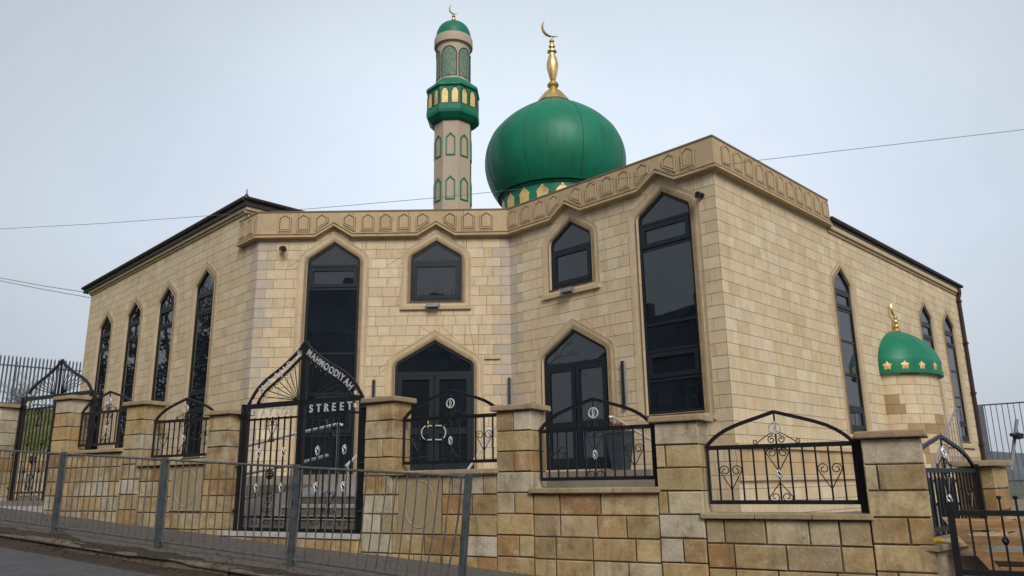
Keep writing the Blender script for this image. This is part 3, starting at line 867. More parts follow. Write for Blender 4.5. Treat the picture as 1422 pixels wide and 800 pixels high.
def stone_block(mb, F, u0, u1, z0, z1, o0, o1, tint):
    """full depth block with a pitched (bevelled, slightly bulging) face front and back"""
    g = 0.006; e = 0.0065; k = random.uniform(-0.006, 0.006)
    a, b, c, d = u0 + g, u1 - g, z0 + g, z1 - g
    j = lambda: random.uniform(-0.0035, 0.0035)
    P = lambda e_, o: [F(a + e_, c + e_, o), F(b - e_, c + e_, o), F(b - e_, d - e_, o), F(a + e_, d - e_, o)]
    fr = [F(a + e + j(), c + e + j(), o1 + 0.002 + k), F(b - e + j(), c + e + j(), o1 + 0.002 + k), F(b - e + j(), d - e + j(), o1 + 0.003 + k), F(a + e + j(), d - e + j(), o1 + 0.003 + k)]
    bk = P(0, o0)
    md = P(0, o1 - 0.008)
    n = bk + md + fr
    fs = [(3, 2, 1, 0), (8, 9, 10, 11)]
    for i in range(4):
        q = (i + 1) % 4
        fs += [(i, q, 4 + q, 4 + i), (4 + i, 4 + q, 8 + q, 8 + i)]
    mb.mesh(n, fs, tint)
CR = 0.21
def courses(zb, zt):
    n = max(1, round((zt - zb) / CR)); return [zt - (zt - zb) * k / n for k in range(n, -1, -1)] if n else [zb, zt]
def wall_run(mb, core, F, u0, u1, zt, zb, th=0.25, skip=None):
    z = zt; r = 0
    while z > zb:
        z1, z0 = z, z - CR; u = u0; r += 1
        first = True
        while u < u1 - 1e-4:
            L = random.choice((0.24, 0.30, 0.36, 0.40, 0.44, 0.47))
            if first: L *= random.choice((0.55, 1.0)); first = False
            v = u + L
            if u1 - v < 0.16: v = u1
            pcs = [(u, v)]
            if skip and z0 < skip[3] - 0.01 and z1 > skip[2] + 0.01:
                pcs = []
                if u < skip[0] - 0.05: pcs.append((u, min(v, skip[0])))
                if v > skip[1] + 0.05: pcs.append((max(u, skip[1]), v))
            for p, q in pcs: stone_block(mb, F, p, q, z0, z1, -th, 0.0, blk_tint())
            u = v
        z = z0
    F.bar(core, u0 + 0.004, u1 - 0.004, zb, zt - 0.004, -th + 0.012, -0.010)
def pillar(root, F, u0, u1, cap, zb, th=0.32):
    mb = MB(); core = MB()
    z = cap - 0.065; r = 0
    pat = random.randint(0, 1)
    while z > zb:
        z1, z0 = z, z - CR
        k = (r + pat) % 2
        if k: stone_block(mb, F, u0, u1, z0, z1, -th, 0.012, blk_tint() if r else jit(random.choice(PALE), 0.08))
        else:
            a = u0 + (u1 - u0) * random.choice((0.22, 0.35, 0.5, 0.62))
            stone_block(mb, F, u0, a, z0, z1, -th, 0.012, blk_tint()); stone_block(mb, F, a, u1, z0, z1, -th, 0.012, blk_tint())
        z = z0; r += 1
    F.bar(core, u0 + 0.012, u1 - 0.012, zb, cap - 0.066, -th + 0.012, 0.0)
    p = mb.build('pillar', M['block'], root, tint=True); core.build('mortar_core', M['wallmortar'], p)
    c = MB(); e = 0.05
    F.ext(c, [(u0 - e, cap - 0.062), (u1 + e, cap - 0.062), (u1 + e - 0.01, cap), (u0 - e + 0.015, cap - 0.004)], -th - e, 0.012 + e, jit((0.36, 0.27, 0.165), 0.1))
    c.build('cap', M['coping'], p, tint=True, bevel=0.012)
def bay_wall(root, F, u0, u1, sill, zb, plaque=None):
    mb = MB(); core = MB()
    wall_run(mb, core, F, u0, u1, sill - 0.055, zb, 0.25, plaque)
    w = mb.build('wall', M['block'], root, tint=True); core.build('mortar_core', M['wallmortar'], w)
    c = MB(); n = 3
    for i in range(n):
        a = u0 - 0.03 + (u1 - u0 + 0.06) * i / n + (0.002 if i else 0); b = u0 - 0.03 + (u1 - u0 + 0.06) * (i + 1) / n - (0.002 if i < n - 1 else 0)
        F.bar(c, a, b, sill - 0.052, sill - random.uniform(0, 0.006), -0.30, 0.05 + random.uniform(-0.008, 0.008), jit((0.40, 0.305, 0.185), 0.12))
    c.build('coping', M['coping'], w, tint=True, bevel=0.008)
    if plaque:
        p = MB(); a, b, z0, z1 = plaque
        F.bar(p, a + 0.006, b - 0.006, z0 + 0.006, z1 - 0.004, -0.05, 0.004, (0.34, 0.26, 0.155))
        po = p.build('plaque', M['cast'], w, tint=True)
        ov = MB(); cu, cz = (a + b) / 2, (z0 + z1) / 2
        ov.tube([F(cu + (b - a) * 0.34 * cos(2 * pi * k / 48), cz + (z1 - z0) * 0.40 * sin(2 * pi * k / 48), 0.004) for k in range(48)], 0.007, 6, True, col=(0.36, 0.29, 0.19))
        ov.build('oval_bead', M['cast'], po, tint=True)

PIL = [(-14.47, -14.02, 1.42), (-12.44, -12.01, 1.43), (-10.63, -10.20, 1.235), (-8.83, -8.40, 1.0), (-6.09, -5.66, 1.0), (-4.29, -3.86, 0.805), (-2.53, -2.10, 0.60), (-0.73, -0.28, 0.38)]
wa = thing('boundary_wall', 'short stone wall end at the far left beside the distant arched gate', 'wall', FW(-14.6, -0.6), 'stone boundary walls')
bay_wall(wa, FW, -17.5, -14.47, 0.78, -1.2)
pillar(wa, FW, *PIL[0], -1.2)
wb = thing('boundary_wall', 'stone wall with three pillars between the two arched gates', 'wall', FW(-10.4, -0.9), 'stone boundary walls')
for i in (1, 2, 3): pillar(wb, FW, *PIL[i], -1.6)
bay_wall(wb, FW, -12.01, -10.63, 0.57, -1.6)
bay_wall(wb, FW, -10.20, -8.83, 0.35, -1.6, (-9.50, -8.86, -0.315, 0.29))
wc = thing('boundary_wall', 'stone wall with capped pillars stepping down right of the lettered gate', 'wall', FW(-3.2, -1.2), 'stone boundary walls')
for i in (4, 5, 6, 7): pillar(wc, FW, *PIL[i], -1.9)
bay_wall(wc, FW, -5.66, -4.29, 0.15, -1.9, (-5.58, -4.99, -0.53, 0.095))
bay_wall(wc, FW, -3.86, -2.53, -0.055, -1.9)
bay_wall(wc, FW, -2.10, -0.73, -0.285, -1.9)
pr = FW(-0.29, 0, 0)
FT = Frame((pr.x, pr.y), (S2, S2), (S2, -S2))
pillar(wc, FT, 1.93, 2.42, 0.155, -1.9)
bay_wall(wc, FT, 0.0, 1.93, -0.52, -1.9)

# ------------------------------------------------------------------ ironwork
def spiral(F, cu, cz, r0, a0, turns, o, k=0.72, n=22):
    return [(cu + r0 * (1 - k * i / n) * cos(a0 + turns * 2 * pi * i / n), cz + r0 * (1 - k * i / n) * sin(a0 + turns * 2 * pi * i / n)) for i in range(n + 1)]
def heart(mb, F, u, z, w, h, o, flip=1, r=0.005):
    """heart scroll: point at (u,z), lobes at z+flip*h"""
    for s_ in (-1, 1):
        r0 = w * 0.48
        pts = [(0, 0), (w * 0.55, h * 0.42)]
        for i in range(25):
            a = 2 * pi * 1.3 * i / 24; rr = r0 * (1 - 0.72 * i / 24)
            pts.append((w - r0 + rr * cos(a), h * 0.78 + rr * sin(a)))
        F.tube(mb, [(u + s_ * p[0], z + flip * p[1]) for p in pts], r, o, n=5)
def basket(mb, F, u, z, h, r, o, nb=4, rr=0.006):
    for k in range(nb):
        path = []
        for i in range(11):
            t = i / 10; a = 2 * pi * k / nb + t * pi * 1.1; R_ = r * sin(pi * t)
            path.append(F(u, z - h / 2 + h * t, o) + F.t * R_ * cos(a) + F.m * R_ * sin(a))
        mb.tube(path, rr, 5)
def ring_tube(mb, F, u, z, R_, r, o, sx=1.0): mb.tube([F(u + R_ * sx * cos(2 * pi * k / 28), z + R_ * sin(2 * pi * k / 28), o) for k in range(28)], r, 6, True)

ARCH = [(0, 0), (0.02, 0.12), (0.055, 0.26), (0.10, 0.40), (0.16, 0.54), (0.24, 0.67), (0.32, 0.775), (0.41, 0.885), (0.5, 1.0)]
def railing(F, u0, u1, sill, label, o=-0.16, post=True):
    r = thing('railing', label, 'railing', F((u0 + u1) / 2, sill, o), 'arched iron railings on the boundary wall')
    zb, zt, za = sill + 0.085, sill + 0.575, sill + 0.88
    L = u1 - u0; mu = (u0 + u1) / 2
    fr = MB()
    F.bar(fr, u0, u1, zb - 0.018, zb + 0.018, o - 0.012, o + 0.012)
    F.bar(fr, u0, u1, zt - 0.02, zt + 0.02, o - 0.013, o + 0.013)
    F.bar(fr, u0, u0 + 0.022, zb, zt, o - 0.011, o + 0.011)
    F.bar(fr, u1 - 0.022, u1, zb, zt, o - 0.011, o + 0.011)
    fo = fr.build('frame', M['iron'], r)
    n = max(6, round(L / 0.108)); n += n % 2
    br = MB()
    for i in range(1, n):
        u = u0 + L * i / n; F.bar(br, u - 0.007, u + 0.007, zb, zt, o - 0.007, o + 0.007)
    F.bar(br, mu - 0.007, mu + 0.007, zt, za, o - 0.007, o + 0.007)
    br.build('bars', M['iron'], r)
    ar = MB()
    pts = [(u0 + L * f, zt + (za - zt) * h) for f, h in ARCH] + [(u1 - L * f, zt + (za - zt) * h) for f, h in reversed(ARCH[:-1])]
    for (a, b), (c, d) in zip(pts[:-1], pts[1:]):
        dx, dz = c - a, d - b; l = sqrt(dx * dx + dz * dz); nx, nz = -dz / l * 0.016, dx / l * 0.016
        F.ext(ar, [(a - nx, b - nz), (c - nx, d - nz), (c + nx, d + nz), (a + nx, b + nz)], o - 0.013, o + 0.013)
    ar.build('arch', M['iron'], r)
    w = L / n
    def hs(*a):
        m = MB(); heart(m, F, *a); m.build('heart_scroll', M['iron'], r)
    hs(mu, zt - 0.225, w * 0.92, 0.21, o); hs(mu, zb + 0.17, w * 0.92, 0.16, o, -1)
    q = max(2, round(n * 0.18))
    for uu in (u0 + L * q / n, u1 - L * q / n): hs(uu, zb + 0.11, w * 0.95, 0.22, o)
    for s_ in (-1, 1):
        sc = MB()
        p1 = spiral(F, mu + s_ * 0.042, zt + 0.055, 0.034, pi / 2, -s_ * 1.25, o)
        F.tube(sc, [(mu + s_ * 0.012, zt + 0.125)] + p1, 0.005, o, n=5)
        p2 = [(mu + s_ * (0.015 + 0.145 * t), zt + 0.125 - 0.085 * t ** 1.3) for t in (0, 0.3, 0.6, 1.0)] + spiral(F, mu + s_ * 0.185, zt + 0.043, 0.024, (pi if s_ > 0 else 0) + 0.9 * s_, s_ * 1.1, o)
        F.tube(sc, p2, 0.005, o, n=5)
        sc.build('crest_scroll', M['iron'], r)
    rg = MB(); ring_tube(rg, F, mu, za - 0.145, 0.05, 0.0085, o + 0.01); basket(rg, F, mu, za - 0.145, 0.085, 0.011, o + 0.01, 3, 0.005)
    rg.build('ring_finial', M['silver'], r)
    bk = MB(); basket(bk, F, mu, (zb + zt) / 2 - 0.01, 0.105, 0.024, o, 4, 0.005); bk.build('basket', M['silver'], r)
    if post:
        p = MB(); F.bar(p, u1 - 0.002, u1 + 0.055, sill, zt + 0.06, o - 0.03, o + 0.03); p.build('end_post', M['iron'], r)
railing(FW, -12.0, -10.66, 0.57, 'arched black railing farthest left, nearest the arched side gate', post=False)
railing(FW, -10.19, -8.86, 0.35, 'arched black railing left of the lettered gate, below tall hall windows', post=False)
railing(FW, -5.65, -4.32, 0.15, 'arched black railing in front of the left door with steel pulls', post=False)
railing(FW, -3.85, -2.60, -0.055, 'arched black railing in front of the right door and planter')
railing(FW, -2.09, -0.80, -0.285, 'arched black railing at the right, before the bare side wall')
railing(FT, 0.04, 1.84, -0.52, 'arched black railing on the receding wall at far right', o=-0.12)

TXT = {}
def text_mesh(ch, bold=0.012):
    if ch in TXT: return TXT[ch]
    cu = bpy.data.curves.new('letter', 'FONT'); cu.body = ch; cu.size = 1.0; cu.extrude = 0.05; cu.offset = bold; cu.align_x = 'CENTER'
    o = bpy.data.objects.new('letter', cu); COL.objects.link(o)
    dg = bpy.context.evaluated_depsgraph_get(); dg.update()
    me = bpy.data.meshes.new_from_object(o.evaluated_get(dg))
    vs = [v.co.copy() for v in me.vertices]; fs = [tuple(p.vertices) for p in me.polygons]
    COL.objects.unlink(o); bpy.data.objects.remove(o); bpy.data.curves.remove(cu); bpy.data.meshes.remove(me)
    TXT[ch] = (vs, fs); return TXT[ch]
def letter(mb, F, ch, u, z, size, ang, o, sx=1.0):
    vs, fs = text_mesh(ch); ca, sa = cos(ang), sin(ang)
    out = []
    for v in vs:
        x, y = v.x * size * sx, v.y * size
        out.append(F(u + x * ca - y * sa, z + x * sa + y * ca, o + v.z * size))
    mb.mesh(out, fs)
def along(pts, f):
    ls = [sqrt((a[0] - b[0]) ** 2 + (a[1] - b[1]) ** 2) for a, b in zip(pts[:-1], pts[1:])]
    d = f * sum(ls)
    for (a, b), l in zip(zip(pts[:-1], pts[1:]), ls):
        if d <= l or l == ls[-1] and d <= l + 1e-6:
            t = d / l; return a[0] + (b[0] - a[0]) * t, a[1] + (b[1] - a[1]) * t, atan2(b[1] - a[1], b[0] - a[0])
        d -= l
    return pts[-1][0], pts[-1][1], atan2(pts[-1][1] - pts[-2][1], pts[-1][0] - pts[-2][0])
GO = [(0, 0), (0.02, 0.06), (0.055, 0.13), (0.165, 0.30), (0.33, 0.45), (0.55, 0.59), (0.725, 0.72), (0.90, 0.87), (1, 1)]
GI = [(0.165, 0.0), (0.22, 0.13), (0.30, 0.235), (0.395, 0.32), (0.59, 0.46), (0.79, 0.62), (0.967, 0.78), (1, 0.81)]
def gate(F, uL, uR, zb, zs, za, label, texts=None):
    g = thing('gate', label, 'gate', F((uL + uR) / 2, zb, 0), 'arched iron gates')
    mu = (uL + uR) / 2; W = mu - uL - 0.006; H = za - zs
    for s_ in (-1, 1):
        hp = MB()
        u = uL - 0.085 if s_ < 0 else uR + 0.03
        F.bar(hp, u, u + 0.055, zb - 0.1, zs + (0.06 if s_ < 0 else -0.02), -0.03, 0.03)
        for z in (zb + 0.25, zb + 0.8, zs - 0.1): hp.tube([F(u - 0.02, z, 0.03), F(u + 0.08, z, 0.03)], 0.016, 8)
        hp.build('hinge_post', M['iron'], g)
    for s_ in (-1, 1):
        X = (lambda f: uL + W * f) if s_ < 0 else (lambda f: uR - W * f)
        P = lambda f, h: (X(f), zs + H * h)
        def bar(mb, f0, f1, z0, z1, t=0.014):
            a, b = sorted((X(f0), X(f1))); F.bar(mb, a, b, z0, z1, -t, t)
        lf = MB()
        bar(lf, 0, 0.045, zb, zs, 0.022); bar(lf, 0.952, 1.0, zb, zs + 0.06, 0.022)
        bar(lf, 0.0, 1, zb, zb + 0.04, 0.02); bar(lf, 0.045, 0.93, zb + 0.155, zb + 0.185)
        bar(lf, 0.0, 1, zs - 0.005, zs + 0.055, 0.024); bar(lf, 0.045, 0.93, zs - 0.165, zs - 0.14)
        cw = 0.955 if texts else 0.985
        F.bar(lf, min(X(cw), X(1)), max(X(cw), X(1)), zs, zs + H * 0.93, -0.012, 0.012)
        leaf = lf.build('gate_leaf', M['iron'], g)
        ab = MB()
        for pts, r_ in (((GO, 0.017), (GI, 0.013)) if texts else ((GO, 0.020),)):
            q = [P(f, h) for f, h in pts]
            q = [tuple(c) for c in bez2(q)]
            for (a, b), (c, d) in zip(q[:-1], q[1:]):
                dx, dz = c - a, d - b; l = sqrt(dx * dx + dz * dz) or 1; nx, nz = -dz / l * r_, dx / l * r_
                A = [(a - nx, b - nz), (c - nx, d - nz), (c + nx, d + nz), (a + nx, b + nz)]
                if area(A) < 0: A.reverse()
                F.ext(ab, A, -0.014, 0.014)
        ab.build('arch', M['iron'], leaf)
        br = MB(); nb = 8
        for i in range(1, nb):
            f = 0.045 + 0.885 * i / nb
            F.bar(br, X(f) - 0.008, X(f) + 0.008, zb + 0.04 if i % 2 else zb + 0.155, zs - 0.13, -0.008, 0.008)
        # fan of spokes to the inner arch
        gi = [P(f, h) for f, h in (GI if texts else GO[3:])]
        for k in range(9):
            x, z, a = along(gi, 0.06 + 0.9 * k / 8.5)
            c0 = P(0.93, 0.07)
            F.tube(br, [c0, (x, z)], 0.0065, 0.0, n=5)
            if k:
                x2, z2, _ = along(gi, 0.06 + 0.9 * (k - 0.5) / 8.5); x1, z1, _ = along(gi, 0.06 + 0.9 * (k - 1) / 8.5)
                mx, mz = (x + x1) / 2 + (c0[0] - x2) * 0.10, (z + z1) / 2 + (c0[1] - z2) * 0.10
                F.tube(br, [(x1, z1), ((mx + x1) / 2, (mz + z1) / 2 - 0.004), (mx, mz), ((mx + x) / 2, (mz + z) / 2 - 0.004), (x, z)], 0.005, 0.0, n=4)
        br.build('bars', M['iron'], leaf)
        ws = 0.885 * W / nb
        cm = X(0.045 + 0.885 * 4 / nb)
        for a in ((zs - 0.385, ws * 0.95, 0.22, 0.0, 1), (zs - 0.35, ws * 0.5, 0.10, 0.0, -1), (zb + 0.30, ws * 0.85, 0.17, 0.0, 1), (zb + 0.44, ws * 0.85, 0.24, 0.0, -1)):
            m = MB(); heart(m, F, cm, *a, 0.006); m.build('heart_scroll', M['iron'], leaf)
        for i in (2, 4, 6):
            f = 0.045 + 0.885 * i / nb; m = MB()
            for t_ in (-1, 1): F.tube(m, spiral(F, X(f) + t_ * 0.03, zb + 0.10, 0.03, pi / 2, -t_ * 1.2, 0), 0.006, 0.0, n=5)
            m.build('foot_scroll', M['iron'], leaf)
        if s_ < 0:
            m = MB(); basket(m, F, cm, zb + 0.70, 0.14, 0.055, 0.0, 8, 0.008); m.build('basket', M['iron'], leaf)
        for i in (2, 6):
            f = 0.045 + 0.885 * i / nb
            for z in (zb + 0.97, zb + 0.53):
                m = MB(); basket(m, F, X(f), z, 0.13, 0.028, 0.0, 4, 0.0052); m.build('basket', M['silver'] if texts else M['iron'], leaf)
        ml = MB()
        if texts:
            mid = [P((a[0] + b[0]) / 2, (a[1] + b[1]) / 2) for a, b in zip([GO[2], GO[3], GO[4], GO[5], GO[6], GO[7], (0.975, 0.955)], [GI[1], GI[2], GI[3], GI[4], GI[5], GI[6], (1, 0.81)])]
            if s_ > 0: mid = list(reversed(mid))
            word, f0, f1 = texts['arc'][0 if s_ < 0 else 1]
            wd = [max(v.x for v in text_mesh(ch)[0]) - min(v.x for v in text_mesh(ch)[0]) + 0.15 for ch in word]
            acc = 0.0; tot = sum(wd)
            for ch, w_ in zip(word, wd):
                x, z, a = along(mid, f0 + (f1 - f0) * (acc + w_ / 2) / tot); acc += w_
                if ch == '-': ml.build('lettering', M['letter'], leaf); ml = MB()
                letter(ml, F, ch, x + sin(a) * 0.043, z - cos(a) * 0.043, 0.124, a, 0.012, 0.86)
            ml.build('lettering', M['letter'], leaf); ml = MB()
            word = texts['row'][0 if s_ < 0 else 1]
            a, b = sorted((X(0.20), X(0.84)))
            for i, ch in enumerate(word): letter(ml, F, ch, a + (b - a) * i / (len(word) - 1), zs - 0.112, 0.14, 0, 0.012, 0.9)
            ml.build('lettering', M['letter'], leaf); ml = MB()
        else:
            for f in (0.25, 0.55, 0.8):
                F.tube(ml, spiral(F, X(f), zs - 0.065, 0.045, 0, 1.4, 0.0), 0.007, 0.0, n=5); ml.build('ornament', M['silver'], leaf); ml = MB()
        for a in ((X(0.11), zs - 0.065, 0.028, 0.009, 0.012), (X(0.115), zs + 0.09, 0.022, 0.008, 0.012)):
            ml = MB()
            for k in range(6):   # small six-petalled rosette
                an = k * pi / 3 + 0.3; ml.tube([F(a[0], a[1], a[4]), F(a[0] + a[2] * 0.6 * cos(an), a[1] + a[2] * 0.6 * sin(an), a[4] + 0.006), F(a[0] + a[2] * cos(an), a[1] + a[2] * sin(an), a[4])], a[3] * 0.9, 6)
            ml.build('ornament', M['silver'], leaf)
    return g
def bez2(pts, sub=5):
    out = []; n = len(pts)
    for i in range(n - 1):
        p0, p1, p2, p3 = pts[max(0, i - 1)], pts[i], pts[i + 1], pts[min(n - 1, i + 2)]
        for k in range(sub):
            t = k / sub
            out.append(tuple(0.5 * (2 * p1[j] + (p2[j] - p0[j]) * t + (2 * p0[j] - 5 * p1[j] + 4 * p2[j] - p3[j]) * t * t + (-p0[j] + 3 * p1[j] - 3 * p2[j] + p3[j]) * t ** 3) for j in (0, 1)))
    out.append(pts[-1]); return out
gate(WF(7.35), -8.27, -6.27, -0.55, 1.01, 1.825, 'tall arched black gate with silver lettering and open scrollwork', {'arc': (('MASJID-E', 0.10, 0.97), ('MAHMOODIYAH', 0.05, 0.95)), 'row': ('TAYLOR', 'STREET')})
gate(WF(7.5), -13.92, -12.02, -0.22, 1.48, 2.11, 'plain arched black gate at far left before the grass bank')

# ------------------------------------------------------------------ guardrail at the kerb
FG = WF(6.0)
gd = thing('guardrail', 'grey tubular pedestrian guardrail along the kerb with bent end bars', 'guardrail', FG(-9, -0.6))
PS = [-16.15, -14.13, -12.12, -10.08, -8.05, -5.99, -3.95]
LEAN = {-5.99: 0.022, -3.95: 0.085, -8.05: 0.0, -10.08: 0.012}
for s_ in PS:
    zb = zg(s_, 6.0); l = LEAN.get(s_, 0.0)
    p = MB(); w = 0.027
    p.hexa([FG(s_ - w, zb - 0.02, -w), FG(s_ + w, zb - 0.02, -w), FG(s_ + w, zb - 0.02, w), FG(s_ - w, zb - 0.02, w)],
           [FG(s_ - w + l, zb + 1.0, -w), FG(s_ + w + l, zb + 1.0, -w), FG(s_ + w + l, zb + 1.0, w), FG(s_ - w + l, zb + 1.0, w)])
    p.build('post', M['galvpost'], gd, bevel=0.004)
for a, b in zip(PS[:-1], PS[1:]):
    la, lb = LEAN.get(a, 0), LEAN.get(b, 0)
    pn = MB(); za, zb_ = zg(a, 6), zg(b, 6)
    u0, u1 = a + 0.07, b - 0.07
    zz = lambda u: za + (zb_ - za) * (u - a) / (b - a)
    tl = lambda u, h: (la + (lb - la) * (u - a) / (b - a)) * h
    bent = b == PS[-1]
    top = 0.975
    sag = lambda u: (-0.10 * max(0, (u - a) / (b - a) - 0.35) ** 2 if bent else 0)
    for (h, r) in ((top, 0.0125), (0.075, 0.0125)):
        pts = [(u0 - 0.05 + (u1 - u0 + 0.1) * k / 10) for k in range(11)]
        pn.tube([FG(u + tl(u, h), zz(u) + h + (sag(u) if h < 0.5 else 0), 0) for u in pts], r, 6)
    n = round((u1 - u0) / 0.118)
    for i in range(n + 1):
        u = u0 + (u1 - u0) * i / n
        j = random.uniform(-0.004, 0.004)
        d = 0.0
        if bent: d = -0.075 * max(0, (u - u0) / (u1 - u0)) + random.uniform(-0.03, 0.03)
        elif random.random() < 0.08: d = random.uniform(-0.03, 0.03)
        pts = []
        for k in range(6):
            t = k / 5
            bl_ = d * (1 - t) ** 2
            bo = random.uniform(-0.008, 0.008) if bent else 0
            pts.append(FG(u + tl(u, 0.075 + 0.90 * t) + bl_ + j, zz(u) + 0.075 + (top - 0.075) * t + (sag(u) * (1 - t)), bo))
        pn.tube(pts, 0.0066 if 0 < i < n else 0.010, 6)
    pn.build('panel', M['galv'], gd)

# ------------------------------------------------------------------ ground, road, pavement, kerb
def grid(name, mat, ss, cs, zf, kind='structure'):
    mb = MB(); n = len(cs)
    vs = [Vector((UW[0] * s_ + NW[0] * c, UW[1] * s_ + NW[1] * c, zf(s_, c))) for s_ in ss for c in cs]
    fs = []
    for i in range(len(ss) - 1):
        for j in range(n - 1): fs.append((i * n + j, (i + 1) * n + j, (i + 1) * n + j + 1, i * n + j + 1))
    mb.mesh(vs, fs); o = mb.build(name, mat, smooth=True); o['kind'] = kind
    return o
def lin(a, b, n): return [a + (b - a) * i / n for i in range(n + 1)]
cl = lambda x, a, b: max(a, min(b, x))
KC = 5.52
zroad = lambda s_, c: zg(cl(s_, -60, 40), 6.0) + 0.022 * (c - 6.0) - 0.075 + 0.012 * sin(s_ * 0.7) * sin(c * 0.9)
grid('road', M['asphalt'], lin(-60, 40, 120), lin(-4.6, KC - 0.0, 30), zroad)
grid('pavement', M['paving'], lin(-60, 40, 140), lin(KC + 0.13, 7.45, 12), lambda s_, c: zg(s_, c) + 0.006 * sin(s_ * 2.1 + c) * sin(c * 3))
grid('opposite_pavement', M['paving'], lin(-60, 40, 50), lin(-7.2, -4.6, 4), lambda s_, c: zg(s_, 6) + 0.022 * (c - 6))
kb = MB(); s_ = -40.0
while s_ < 20:
    e = s_ + 0.91; j = random.uniform(-0.012, 0.012); k = random.uniform(-0.015, 0.012)
    F = WF(0)
    pa, pb = zg(s_, KC + 0.13), zg(e, KC + 0.13)
    f = lambda s__, c, z: Vector((UW[0] * s__ + NW[0] * c, UW[1] * s__ + NW[1] * c, z))
    kb.hexa([f(s_ + 0.006, KC + j, pa - 0.3), f(e - 0.006, KC + j, pb - 0.3), f(e - 0.006, KC + 0.132 + j, pb - 0.3), f(s_ + 0.006, KC + 0.132 + j, pa - 0.3)],
            [f(s_ + 0.006, KC + 0.012 + j, pa + k), f(e - 0.006, KC + 0.012 + j, pb + k), f(e - 0.006, KC + 0.132 + j, pb + 0.005 + k), f(s_ + 0.006, KC + 0.132 + j, pa + 0.005 + k)])
    s_ = e
o = kb.build('kerb', M['kerb'], bevel=0.012); o['kind'] = 'structure'
def dirtz(s_, c):
    return zroad(s_, c) + 0.006 + 0.034 * cl(1 - (KC - c) / (0.20 + 0.09 * sin(s_ * 1.7) + 0.04 * sin(s_ * 6.1)), 0, 1) ** 1.5 * (0.55 + 0.45 * sin(s_ * 3.1) * sin(s_ * 1.3 + 1)) - (0.02 if c < KC - 0.30 else 0)
grid('gutter_dirt', M['dirt'], lin(-30, 6, 240), lin(KC - 0.34, KC - 0.005, 10), dirtz)
def dz2(s_, c):
    w = 0.20 + 0.09 * sin(s_ * 2.3) + 0.06 * sin(s_ * 5.1 + 1) + 0.05 * sin(s_ * 11.3)
    m = KC + 0.22 + 0.07 * sin(s_ * 1.1) + 0.04 * sin(s_ * 3.7)
    return zg(s_, c) - 0.012 + 0.034 * cl(1 - abs(c - m) / max(0.05, w), 0, 1)
grid('verge_dirt', M['dirt'], lin(-24, 4, 260), lin(KC - 0.02, KC + 0.60, 16), dz2)
lv = MB()
for i in range(4500):
    s_ = random.uniform(-16, -2); c = KC + random.gauss(0.06, 0.24)
    if i % 7 == 0: c = random.uniform(KC, 7.2)
    if not (KC - 0.6 < c < 7.15): continue
    z = (zroad(s_, c) + 0.02 if c < KC else zg(s_, c) + 0.018)
    if c < KC: z = max(z, dirtz(s_, c) + 0.01)
    p = Vector((UW[0] * s_ + NW[0] * c, UW[1] * s_ + NW[1] * c, z)); a = random.uniform(0, 6.3); l = random.uniform(0.006, 0.02)
    d = Vector((cos(a), sin(a), random.uniform(-0.3, 0.5))) * l; e = Vector((-sin(a), cos(a), random.uniform(-0.3, 0.3))) * l * 0.6
    lv.poly([p - d, p + e, p + d, p - e])
o = lv.build('leaf_litter', M['leaf']); o['kind'] = 'stuff'
# wide terrain: falls away to the right, rises to the left and behind
def terr(s_, c):
    z = -0.79 - 0.062 * (cl(s_, -60, 40) + 5.99) - 0.55
    if c > 8: z += 0.03 * min(c - 8, 40)
    if s_ > 40: z -= 0.02 * min(s_ - 40, 400)
    return z
AX = [-2500, -1200, -600, -300, -150, -90, -60, -40, -25, -15, -8, 0, 6, 12, 20, 30, 40, 60, 100, 180, 350, 700, 1400, 2500]
grid('ground', M['earth'], AX, [-1500, -600, -200, -80, -40, -20, -12, -8, -4, 0, 4, 8, 12, 20, 30, 45, 70, 120, 250, 600, 1200, 2500], terr)
hl_ = MB(); ring = []
for k in range(0, 81):
    a = radians(-80 + 160 * k / 80)
    ring.append((a, 900, 30 + 16 * sin(a * 5 + 1) + 9 * sin(a * 13) + 5 * sin(a * 29)))
for (a, R_, h), (a2, R2, h2) in zip(ring[:-1], ring[1:]):
    P = lambda a_, r_, z: Vector((r_ * sin(a_), r_ * cos(a_), z))
    hl_.poly([P(a, R_, -60), P(a2, R_, -60), P(a2, R_ + 150, h2), P(a, R_ + 150, h)])
    hl_.poly([P(a, R_ + 150, h), P(a2, R_ + 150, h2), P(a2, R_ + 700, -60), P(a, R_ + 700, -60)])
o = hl_.build('hills', M['hill']); o['kind'] = 'structure'

# forecourt slabs and gate steps
def slab(mb, pts, z0, z1, col=(1, 1, 1)): mb.prism([Vector((x, y, z0)) for x, y in pts], [Vector((x, y, z1)) for x, y in pts], col)
wp = lambda s_, c: (UW[0] * s_ + NW[0] * c, UW[1] * s_ + NW[1] * c)
fcb = MB()
slab(fcb, [wp(-8.75, 8.75), wp(-4.2, 8.75), (3.0, 14.0), (0.0, 16.95), (-5.8, 16.95), wp(-11.3, 10.2)], -1.4, 0.02)
slab(fcb, [(-6.3, 15.2), (0.4, 15.2), (2.3, 13.4), (3.0, 13.9), (0.0, 16.93), (-5.9, 16.93)], -1.0, 0.19)
slab(fcb, [wp(-3.3, 7.5), wp(0.3, 7.5), (12, 16), (14, 22), (3.7, 13.1)], -1.6, -0.62)
slab(fcb, [wp(-14.4, 7.3), wp(-8.9, 7.3), wp(-11.2, 10.4), (-9.0, 18), (-14.5, 25)], -1.6, -0.18)
o = fcb.build('forecourt', M['flag']); o['kind'] = 'structure'
sp = MB()
